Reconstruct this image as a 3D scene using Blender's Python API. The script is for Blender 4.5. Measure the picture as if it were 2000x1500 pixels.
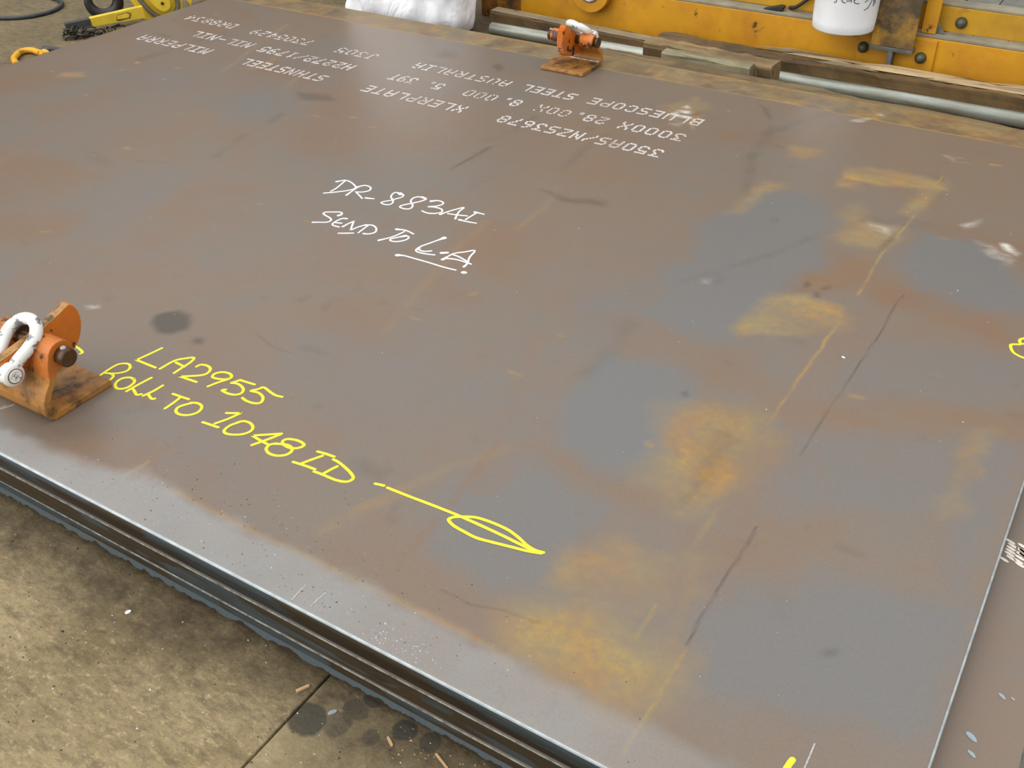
import bpy, bmesh, math, random
import numpy as np
from mathutils import Matrix, Vector

for o in list(bpy.data.objects): bpy.data.objects.remove(o, do_unlink=True)
S = bpy.context.scene
COL = S.collection
R = math.radians
rnd = random.Random(7)

# ------------------------------------------------------------------ camera, sky, exposure
T = 0.13                                   # height of the top of the plate stack above the ground (m)
cam = bpy.data.cameras.new('camera'); cam.sensor_width = 36; cam.lens = 36.237
cam.clip_start = 0.01
co = bpy.data.objects.new('camera', cam); COL.objects.link(co)
rot = Matrix(((0.8486829651749788, -0.29960588338855443, 0.4358595407476701),
              (0.5288222202685808, 0.49498349022553206, -0.6894478977807963),
              (-0.009180630262381972, 0.8156148962856886, 0.5785223046563295)))
co.matrix_world = Matrix.Translation((3.22798, -0.68744, 1.09944 + T)) @ rot.to_4x4()
S.camera = co

w = bpy.data.worlds.new('overcast_sky'); S.world = w; w.use_nodes = True
nt = w.node_tree; nt.nodes.clear()
wo = nt.nodes.new('ShaderNodeOutputWorld'); bg = nt.nodes.new('ShaderNodeBackground')
tc = nt.nodes.new('ShaderNodeTexCoord'); sx = nt.nodes.new('ShaderNodeSeparateXYZ')
rp = nt.nodes.new('ShaderNodeValToRGB')
nt.links.new(tc.outputs['Generated'], sx.inputs[0]); nt.links.new(sx.outputs['Z'], rp.inputs[0])
# overcast sky: about twice as bright at the zenith as at the horizon
rp.color_ramp.elements[0].position = 0.0; rp.color_ramp.elements[0].color = (.48, .475, .46, 1)
rp.color_ramp.elements[1].position = 1.0; rp.color_ramp.elements[1].color = (.97, .99, 1.02, 1)
nt.links.new(rp.outputs[0], bg.inputs[0]); bg.inputs[1].default_value = 1.0
nt.links.new(bg.outputs[0], wo.inputs[0])

# brighter part of the overcast, behind and to the left of the photographer
sun = bpy.data.lights.new('bright_overcast', 'SUN'); sun.energy = 1.25; sun.angle = R(75); sun.color = (1, .99, .97)
so_ = bpy.data.objects.new('bright_overcast', sun); COL.objects.link(so_)
so_.rotation_euler = Vector((.38, .70, -.62)).to_track_quat('-Z', 'Y').to_euler()
S.view_settings.view_transform = 'Standard'; S.view_settings.look = 'None'
S.view_settings.gamma = 1; S.view_settings.use_curve_mapping = False
S.view_settings.exposure = 0.72

# ------------------------------------------------------------------ helpers
def lin(r, g, b):
    f = lambda c: (c/255/12.92) if c/255 <= .04045 else ((c/255+.055)/1.055)**2.4
    return (f(r), f(g), f(b), 1)

def tag(o, label=None, cat=None, group=None, kind=None):
    if label: o['label'] = label
    if cat: o['category'] = cat
    if group: o['group'] = group
    if kind: o['kind'] = kind
    return o

def empty(name, loc, rz=0, **k):
    o = bpy.data.objects.new(name, None); o.empty_display_size = .05
    o.location = loc; o.rotation_euler = (0, 0, rz); COL.objects.link(o); return tag(o, **k)

class MB:
    def __init__(s): s.v = []; s.f = []; s.sm = []
    def add(s, v, f, smooth=False):
        n = len(s.v); s.v += [tuple(p) for p in v]; s.f += [tuple(i+n for i in q) for q in f]; s.sm += [smooth]*len(f); return s
    def prism(s, poly, lo, hi, axes='yzx', smooth=False):
        """poly in the first two axes, extruded along the third"""
        ix = ['xyz'.index(a) for a in axes]; n = len(poly); v = []
        for h in (lo, hi):
            for a, b in poly:
                p = [0, 0, 0]; p[ix[0]] = a; p[ix[1]] = b; p[ix[2]] = h; v.append(p)
        f = [tuple(range(n))[::-1], tuple(range(n, 2*n))] + [(i, (i+1) % n, n+(i+1) % n, n+i) for i in range(n)]
        return s.add(v, f, smooth)
    def box(s, x0, x1, y0, y1, z0, z1):
        return s.prism([(x0, y0), (x1, y0), (x1, y1), (x0, y1)], z0, z1, 'xyz')
    def tube(s, pts, r, n=10, closed=False, caps=True):
        P = [Vector(p) for p in pts]; m = len(P); rr = r if isinstance(r, (list, tuple)) else [r]*m
        tg = []
        for i in range(m):
            a = P[(i-1) % m] if closed or i > 0 else P[0]; b = P[(i+1) % m] if closed or i < m-1 else P[-1]
            tg.append((b-a).normalized())
        up = Vector((0, 0, 1)) if abs(tg[0].z) < .9 else Vector((1, 0, 0))
        nrm = (up - tg[0]*up.dot(tg[0])).normalized(); v = []
        for i in range(m):
            nrm = (nrm - tg[i]*nrm.dot(tg[i])).normalized(); bn = tg[i].cross(nrm)
            for k in range(n):
                a = 2*math.pi*k/n; v.append(P[i] + (nrm*math.cos(a)+bn*math.sin(a))*rr[i])
        f = []
        for i in range(m if closed else m-1):
            for k in range(n):
                a, b = i*n+k, i*n+(k+1) % n; j = (i+1) % m
                f.append((a, b, j*n+(k+1) % n, j*n+k))
        s.add(v, f, True)
        if caps and not closed:
            s.add(v[:n], [tuple(range(n))[::-1]]); s.add(v[-n:], [tuple(range(n))])
        return s
    def lathe(s, prof, c, axis='z', n=24, smooth=True, caps=True):
        """prof: (radius, height) pairs along the axis through c"""
        ix = {'x': (1, 2, 0), 'y': (2, 0, 1), 'z': (0, 1, 2)}[axis]; v = []
        for r, h in prof:
            for k in range(n):
                a = 2*math.pi*k/n; p = [0, 0, 0]
                p[ix[0]] = c[ix[0]]+r*math.cos(a); p[ix[1]] = c[ix[1]]+r*math.sin(a); p[ix[2]] = c[ix[2]]+h; v.append(p)
        f = [(i*n+k, i*n+(k+1) % n, (i+1)*n+(k+1) % n, (i+1)*n+k) for i in range(len(prof)-1) for k in range(n)]
        s.add(v, f, smooth)
        if caps:
            s.add(v[:n], [tuple(range(n))[::-1]]); s.add(v[-n:], [tuple(range(n))])
        return s
    def build(s, name, mat, parent=None, bevel=0, **k):
        me = bpy.data.meshes.new(name); me.from_pydata(s.v, [], s.f); me.update()
        for p, q in zip(me.polygons, s.sm): p.use_smooth = q
        bm = bmesh.new(); bm.from_mesh(me)
        bmesh.ops.remove_doubles(bm, verts=bm.verts, dist=1e-5)
        if bevel:
            bmesh.ops.recalc_face_normals(bm, faces=bm.faces)
            ed = [e for e in bm.edges if len(e.link_faces) == 2 and e.calc_face_angle(0) > .6]
            bmesh.ops.bevel(bm, geom=ed, offset=bevel, segments=2, affect='EDGES', profile=.6, clamp_overlap=True)
        bmesh.ops.recalc_face_normals(bm, faces=bm.faces)
        bm.to_mesh(me); bm.free()
        if isinstance(mat, (list, tuple)):
            for m in mat: me.materials.append(m)
        else: me.materials.append(mat)
        o = bpy.data.objects.new(name, me); COL.objects.link(o)
        if parent: o.parent = parent
        return tag(o, **k)

def part(name, mesh_of, parent, loc=(0, 0, 0), rot=(0, 0, 0), sc=(1, 1, 1)):
    o = mesh_of.copy(); o.name = name; COL.objects.link(o); o.parent = parent
    o.location = loc; o.rotation_euler = rot; o.scale = sc; return o

def smooth_path(pts, n=5, closed=False):
    P = [Vector(p) for p in pts]; m = len(P); out = []
    for i in range(m if closed else m-1):
        g = lambda k: P[k % m] if closed else P[max(0, min(m-1, k))]
        a, b, c, d = g(i-1), g(i), g(i+1), g(i+2)
        for j in range(n):
            t = j/n
            out.append(.5*((2*b)+(c-a)*t+(2*a-5*b+4*c-d)*t*t+(3*b-a-3*c+d)*t**3))
    if not closed: out.append(P[-1])
    return out

# ------------------------------------------------------------------ materials
class NT:
    def __init__(s, name):
        s.m = bpy.data.materials.new(name); s.m.use_nodes = True; s.t = s.m.node_tree
        s.b = s.t.nodes['Principled BSDF']; s.tc = s.t.nodes.new('ShaderNodeTexCoord')
    def set(s, sock, v):
        i = s.b.inputs[sock]
        if hasattr(v, 'links') or hasattr(v, 'is_output'): s.t.links.new(v, i)
        else: i.default_value = v
        return s
    def lk(s, v, i):
        if hasattr(v, 'is_output'): s.t.links.new(v, i)
        else: i.default_value = v
    def map(s, scale=(1, 1, 1), rot=(0, 0, 0), co='Object'):
        m = s.t.nodes.new('ShaderNodeMapping'); m.inputs['Scale'].default_value = scale; m.inputs['Rotation'].default_value = rot
        s.t.links.new(s.tc.outputs[co], m.inputs[0]); return m.outputs[0]
    def noise(s, scale, detail=4, rough=.55, vec=None, dist=0):
        n = s.t.nodes.new('ShaderNodeTexNoise'); n.inputs['Scale'].default_value = scale; n.inputs['Detail'].default_value = detail
        n.inputs['Roughness'].default_value = rough; n.inputs['Distortion'].default_value = dist
        s.t.links.new(vec if vec is not None else s.tc.outputs['Object'], n.inputs['Vector']); return n.outputs[0]
    def vor(s, scale, vec=None, feat='F1'):
        n = s.t.nodes.new('ShaderNodeTexVoronoi'); n.inputs['Scale'].default_value = scale; n.feature = feat
        s.t.links.new(vec if vec is not None else s.tc.outputs['Object'], n.inputs['Vector']); return n.outputs[0]
    def ramp(s, f, lo, hi, a=0., b=1.):
        n = s.t.nodes.new('ShaderNodeMapRange'); n.clamp = True
        for k, v in enumerate((f, lo, hi, a, b)): s.lk(v, n.inputs[k])
        return n.outputs[0]
    def mth(s, op, a, b=0.):
        n = s.t.nodes.new('ShaderNodeMath'); n.operation = op; s.lk(a, n.inputs[0]); s.lk(b, n.inputs[1]); return n.outputs[0]
    def mix(s, f, a, b, bt='MIX'):
        n = s.t.nodes.new('ShaderNodeMix'); n.data_type = 'RGBA'; n.blend_type = bt
        s.lk(f, n.inputs[0]); s.lk(a, n.inputs[6]); s.lk(b, n.inputs[7]); return n.outputs[2]
    def bump(s, h, st=.3, d=.01):
        n = s.t.nodes.new('ShaderNodeBump'); n.inputs['Strength'].default_value = st; n.inputs['Distance'].default_value = d
        s.lk(h, n.inputs['Height']); s.t.links.new(n.outputs[0], s.b.inputs['Normal']); return s
    def attr(s, name):
        n = s.t.nodes.new('ShaderNodeAttribute'); n.attribute_name = name
        q = s.t.nodes.new('ShaderNodeSeparateColor'); s.t.links.new(n.outputs['Color'], q.inputs[0]); return q.outputs
    def sep(s, vec=None):
        n = s.t.nodes.new('ShaderNodeSeparateXYZ'); s.t.links.new(vec if vec is not None else s.tc.outputs['Object'], n.inputs[0]); return n.outputs

def plain(name, col, rough=.5, metal=0, var=.12, scale=30):
    n = NT(name); c2 = tuple(c*(1-var*2.2) for c in col[:3])+(1,)
    n.set('Base Color', n.mix(n.ramp(n.noise(scale), .35, .7), col, c2)); n.set('Roughness', rough); n.set('Metallic', metal); return n.m

def chipped(name, paint, under, lo=.56, hi=.6, scale=28, dirt=None, dlo=.5, dhi=.75, dscale=9, rough=.45, damt=.7, under2=None):
    n = NT(name)
    base = n.mix(n.ramp(n.noise(dscale*.6, 3), .35, .7), paint, tuple(c*.82 for c in paint[:3])+(1,))
    if dirt: base = n.mix(n.ramp(n.noise(dscale, 5, .65), dlo, dhi, 0, damt), base, dirt)
    ch = n.ramp(n.noise(scale, 6, .68), lo, hi)
    u = n.mix(n.ramp(n.noise(scale*2), .4, .6), under, under2 or tuple(c*.6 for c in under[:3])+(1,))
    n.set('Base Color', n.mix(ch, base, u)); n.set('Roughness', rough)
    n.bump(n.mth('SUBTRACT', 1., ch), .25, .002); return n.m

def steel_top(name, attrs=True):
    n = NT(name)
    big = n.noise(1.3, 4, .6); med = n.noise(4.5, 5, .62, dist=.6); fine = n.noise(60, 4, .7); grain = n.noise(420, 2, .6)
    st = n.noise(3.0, 4, .6, vec=n.map((5, .7, 1), (0, 0, R(-12))))
    c = n.mix(n.ramp(big, .35, .65), STEEL_A, STEEL_B)
    c = n.mix(n.ramp(med, .42, .72, 0, .55), c, STEEL_C)
    c = n.mix(n.ramp(st, .5, .75, 0, .35), c, STEEL_B)
    br = n.ramp(n.mth('ADD', n.mth('MULTIPLY', med, .5), n.mth('MULTIPLY', fine, .5)), .3, .7, .45, 1.35)
    rough = .36
    if attrs:
        A = n.attr('patchA'); B = n.attr('patchB')
        c = n.mix(n.mth('MULTIPLY', A[2], .92), c, STEEL_BLUE)
        c = n.mix(n.mth('MINIMUM', n.mth('MULTIPLY', A[1], br), .9), c, RUST_RED)
        oc = n.mix(n.ramp(n.noise(9, 4, .6), .4, .65), OCHRE, ORANGE)
        gr = n.ramp(n.mth('ADD', n.mth('MULTIPLY', fine, .55), n.mth('MULTIPLY', grain, .45)), .38, .64, .4, 1.25)
        c = n.mix(n.mth('MINIMUM', n.mth('MULTIPLY', A[0], gr), .95), c, oc)
        c = n.mix(n.mth('MULTIPLY', B[1], .95), c, DARK)
        c = n.mix(n.mth('MINIMUM', n.mth('MULTIPLY', B[0], br), .9), c, lin(205, 200, 190))
        bare = n.mix(n.mth('MULTIPLY', B[2], .6), c, STEEL_NEAR)
        c = bare
        rough = n.ramp(B[1], 0, 1, .36, .30)
        rough = n.mth('ADD', rough, n.mth('MULTIPLY', A[0], .18))
    c = n.mix(n.ramp(grain, .3, .7, .0, .14), c, (.012, .01, .009, 1))
    sp = n.vor(160); sm = n.ramp(sp, .02, .05, .6, 0)
    spm = n.mth('MULTIPLY', sm, n.ramp(n.noise(3, 3), .5, .62))
    c = n.mix(spm, c, lin(60, 48, 40))
    n.set('Base Color', c); n.set('Roughness', rough); n.set('Specular IOR Level', .55)
    n.bump(n.mth('ADD', n.mth('MULTIPLY', fine, .6), n.mth('MULTIPLY', grain, .4)), .06, .002)
    return n.m

STEEL_A = lin(116, 100, 84); STEEL_B = lin(108, 101, 93); STEEL_C = lin(121, 94, 71); STEEL_BLUE = lin(103, 102, 100)
STEEL_NEAR = lin(150, 153, 152); RUST_RED = lin(120, 91, 64); OCHRE = lin(148, 127, 74); ORANGE = lin(164, 122, 50); DARK = lin(50, 44, 36)

def edge_mat(name, blue=.5, seed=0., fringe=False):
    n = NT(name)
    v = n.map((1.6, 1, 10)); a = n.noise(1.6+seed, 3, .5, vec=v); b = n.noise(5, 4, .6, vec=n.map((2, 1, 30)))
    c = n.mix(n.ramp(b, .35, .65), lin(34, 28, 17), lin(54, 41, 19))
    bl = n.mix(n.ramp(b, .3, .7), lin(58, 67, 70), lin(38, 42, 42))
    c = n.mix(n.ramp(a, blue, blue+.02), c, bl)
    if fringe:
        z = n.sep()[2]; rag = n.noise(1, 3, .6, vec=n.map((24, 1, 3)))
        hgt = n.mth('ADD', T-.100, n.mth('MULTIPLY', n.mth('SUBTRACT', rag, .5), .05))
        c = n.mix(n.ramp(z, T-.0875, T-.0855, 1, 0), c, lin(76, 88, 94))
        c = n.mix(n.ramp(n.mth('SUBTRACT', z, hgt), -.0006, .0006, 1, 0), c, lin(44, 36, 22))
    drag = n.noise(60, 2, .5, vec=n.map((10, 1, .4)))
    c = n.mix(n.ramp(drag, .4, .75, 0, .25), c, (.01, .01, .01, 1))
    n.set('Base Color', c); n.set('Roughness', .5); n.bump(drag, .15, .002); return n.m

M = {}
M['steel'] = steel_top('mill_scale_steel'); M['steel2'] = steel_top('mill_scale_steel_lower', False)
M['edge'] = edge_mat('cut_edge', .47); M['edge2'] = edge_mat('cut_edge_rusty', .55, .7); M['edge3'] = edge_mat('cut_edge_blue', .5, 1.3, True)
M['arris'] = plain('bare_steel_arris', lin(168, 176, 178), .35, .25, .15, 60)
M['arris2'] = plain('bare_steel_arris_dull', lin(112, 118, 112), .4, .2, .4, 90)
M['yellow_paint'] = plain('yellow_marker_paint', lin(246, 228, 40), .5, 0, .06, 90)
M['white_paint'] = plain('white_marker_paint', lin(240, 240, 240), .45, 0, .06, 60)
n = NT('faded_white_stencil'); f = n.ramp(n.noise(7, 4, .6), .40, .66); g = n.ramp(n.noise(120, 3), .4, .65, 0, .5)
n.set('Base Color', n.mix(n.mth('MAXIMUM', n.mth('MULTIPLY', f, .75), g), lin(212, 207, 203), lin(150, 130, 117))); n.set('Roughness', .6); M['stencil'] = n.m
M['chalk'] = plain('chalk', lin(176, 172, 168), .8, 0, .15, 200)

def ground_mat(name, a, b, c3, mot=.75, stains=(), damp_shade=False):
    n = NT(name)
    c = n.mix(n.ramp(n.noise(2.2, 5, .65, dist=.5), .38, .64), a, b)
    c = n.mix(n.ramp(n.noise(5, 6, .72, dist=.8), .48, .66, 0, .75), c, c3)
    v2 = n.map((1, 2.2, 1), (0, 0, R(20)))
    c = n.mix(n.ramp(n.noise(17, 8, .78, vec=v2), .48, .66, 0, mot), c, tuple(x*.42 for x in a[:3])+(1,))
    c = n.mix(n.ramp(n.noise(31, 6, .75, vec=v2), .54, .7, 0, mot*.8), c, tuple(min(1, x*1.55) for x in b[:3])+(1,))
    c = n.mix(n.ramp(n.noise(58, 8, .82, vec=v2), .5, .62, 0, mot*.7), c, tuple(x*.5 for x in a[:3])+(1,))
    c = n.mix(n.ramp(n.noise(74, 8, .82), .56, .66, 0, mot*.8), c, tuple(min(1, x*1.5) for x in b[:3])+(1,))
    c = n.mix(n.ramp(n.noise(120, 3, .7), .5, .75, 0, .4), c, tuple(x*.5 for x in a[:3])+(1,))
    sp = n.vor(38); msk = n.mth('MULTIPLY', n.ramp(sp, .06, .13, .75, 0), n.ramp(n.noise(5), .5, .6))
    c = n.mix(msk, c, lin(40, 38, 28))
    if damp_shade:  # damp dirt plus shade beside the stack, painted in as a dark band
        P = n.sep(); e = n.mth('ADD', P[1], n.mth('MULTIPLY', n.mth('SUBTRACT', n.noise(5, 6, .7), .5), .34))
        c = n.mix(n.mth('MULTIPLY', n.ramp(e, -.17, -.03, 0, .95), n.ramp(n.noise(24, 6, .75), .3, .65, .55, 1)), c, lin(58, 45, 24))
    if stains:
        P = n.sep(); wob = n.noise(22, 4, .6); tot = None
        for (x, y, r, k) in stains:
            dx = n.mth('SUBTRACT', P[0], x); dy = n.mth('SUBTRACT', P[1], y)
            d = n.mth('SQRT', n.mth('ADD', n.mth('MULTIPLY', dx, dx), n.mth('MULTIPLY', dy, dy)))
            d = n.mth('ADD', d, n.mth('MULTIPLY', n.mth('SUBTRACT', wob, .5), r*.7))
            m = n.ramp(d, r*.86, r*1.06, k, 0)
            tot = m if tot is None else n.mth('MAXIMUM', tot, m)
        c = n.mix(tot, c, lin(48, 44, 34))
    n.set('Base Color', c); n.set('Roughness', .8)
    n.bump(n.mth('ADD', n.noise(30, 6, .7), n.mth('MULTIPLY', n.noise(140, 3), .4)), .5, .006); return n.m

M['orange'] = chipped('orange_clamp_paint', lin(202, 108, 22), lin(62, 40, 24), .58, .60, 22, lin(140, 84, 30), .5, .75, 14, .45, .55)
M['orange_worn'] = chipped('worn_orange_paint', lin(194, 108, 34), lin(80, 54, 32), .52, .57, 16, lin(130, 82, 36), .42, .68, 11, .5, .85)
M['orange_rusty'] = chipped('rusty_orange_paint', lin(170, 116, 48), lin(84, 62, 36), .48, .62, 14, lin(132, 92, 44), .4, .62, 9, .55, .9)
M['cam_edge'] = chipped('rubbed_cam_edge', lin(168, 122, 62), lin(96, 74, 46), .5, .62, 40, None, rough=.4)
M['pin'] = plain('oily_brown_pin', lin(84, 58, 34), .35, .4, .2, 60)
M['shackle'] = chipped('chipped_white_shackle', lin(228, 228, 222), lin(164, 170, 170), .575, .595, 24, None, rough=.3, under2=lin(110, 116, 118))
M['weld'] = plain('weld_metal', lin(176, 168, 162), .35, .5, .2, 90)

def wood(name, a, b, dk, axis=0, rough=.85):
    n = NT(name); sc = [38, 38, 38]; sc[axis] = 1.6
    g = n.noise(1, 5, .65, vec=n.map(tuple(sc))); g2 = n.noise(6, 4, .6)
    c = n.mix(n.ramp(g, .35, .68), a, b); c = n.mix(n.ramp(g2, .45, .72, 0, .75), c, dk)
    cr = n.noise(1, 3, .5, vec=n.map(tuple(v*2 for v in sc))); c = n.mix(n.ramp(cr, .6, .7, 0, .7), c, tuple(x*.35 for x in dk[:3])+(1,))
    n.set('Base Color', c); n.set('Roughness', rough); n.bump(g, .6, .004); return n.m
M['wood_grey'] = wood('weathered_grey_timber', lin(148, 134, 106), lin(108, 92, 68), lin(92, 78, 56))
M['wood_brown'] = wood('dark_oily_timber', lin(102, 78, 42), lin(76, 58, 32), lin(56, 43, 25))
M['wood_tan'] = wood('tan_timber', lin(140, 116, 78), lin(112, 90, 58), lin(80, 64, 40))
M['wood_pale'] = wood('pale_splintered_timber', lin(188, 164, 124), lin(154, 126, 90), lin(122, 96, 62))
M['wood_board'] = wood('grey_green_board', lin(142, 134, 106), lin(122, 114, 86), lin(98, 88, 62))
M['wood_dirty'] = wood('dirty_plank', lin(124, 102, 68), lin(94, 76, 48), lin(70, 56, 34))
n = NT('galvanised_pipe'); g = n.noise(2.5, 5, .65, vec=n.map((1.2, 6, 6)))
n.set('Base Color', n.mix(n.ramp(g, .4, .68), lin(166, 170, 160), lin(122, 120, 104))); n.set('Metallic', .45); n.set('Roughness', .38); M['galv'] = n.m
M['frame'] = chipped('dirty_yellow_paint', lin(208, 148, 16), lin(96, 74, 34), .62, .68, 13, lin(178, 118, 20), .42, .66, 6, .5, .85)
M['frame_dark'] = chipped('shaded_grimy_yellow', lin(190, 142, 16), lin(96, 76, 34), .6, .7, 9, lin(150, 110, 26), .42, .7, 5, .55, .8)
M['frame_grime'] = chipped('grimy_post_paint', lin(190, 142, 36), lin(92, 74, 48), .38, .54, 8, lin(112, 86, 44), .32, .55, 7, .55, .9)
M['frame_rust'] = chipped('rusted_frame_end', lin(168, 112, 24), lin(92, 58, 22), .45, .6, 9, lin(104, 66, 26), .4, .65, 7, .6, .9)
M['dust'] = plain('grey_dust_on_flange', lin(146, 138, 116), .85, 0, .15, 14)
M['bluesteel'] = plain('sawn_grey_steel', lin(112, 116, 112), .45, .3, .2, 40)
M['bolt'] = plain('dark_green_bolt', lin(82, 84, 66), .5, .3, .2, 60)
M['hook_black'] = plain('black_hook', lin(36, 34, 32), .45, 0, .2, 30)
M['rubber'] = plain('black_rubber', lin(58, 62, 66), .5, 0, .2, 30)
M['grip'] = plain('grey_black_grip', lin(62, 64, 64), .6, 0, .1, 30)
M['hoist'] = plain('hoist_yellow_enamel', lin(236, 202, 62), .4, 0, .1, 18)
M['hoist_rim'] = plain('hoist_grey_rim', lin(128, 122, 106), .45, .2, .15, 30)
M['chain'] = plain('oily_chain_steel', lin(76, 72, 64), .3, .6, .25, 60)
M['ringp'] = chipped('orange_yellow_ring', lin(222, 164, 38), lin(150, 104, 30), .55, .65, 20)
M['black'] = plain('black_webbing', lin(40, 38, 34), .7, 0, .15, 40)
M['olive'] = plain('olive_lump', lin(96, 90, 66), .8, 0, .2, 14)
n = NT('white_woven_sack'); wv = n.noise(5, 5, .6)
n.set('Base Color', n.mix(n.ramp(wv, .5, .72), lin(247, 247, 250), lin(228, 228, 230))); n.set('Roughness', .6)
n.bump(n.mth('ADD', n.noise(7, 3, .5, dist=1.5), n.mth('MULTIPLY', n.noise(300, 1), .02)), .35, .05); M['sack'] = n.m
M['plastic'] = chipped('scuffed_white_plastic', lin(246, 248, 250), lin(196, 192, 186), .66, .74, 7, lin(214, 212, 208), .5, .8, 5, .4, .5)
M['ink'] = plain('dark_marker_ink', lin(70, 68, 72), .6, 0, .1, 40)
M['gritm'] = plain('steel_grit', lin(92, 92, 96), .35, .6, .3, 80)
M['gritw'] = plain('bright_steel_flakes', lin(214, 216, 218), .4, .2, .1, 80)
M['chip'] = plain('white_paint_chip', lin(244, 244, 242), .5, 0, .04, 40)
M['stick'] = plain('pale_wood_chip', lin(184, 148, 106), .8, 0, .15, 60)
M['bluechip'] = plain('blue_grey_scale_flake', lin(150, 164, 168), .4, .3, .15, 60)
M['gslab'] = ground_mat('grey_concrete', lin(112, 110, 100), lin(126, 124, 116), lin(104, 102, 92))

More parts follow.
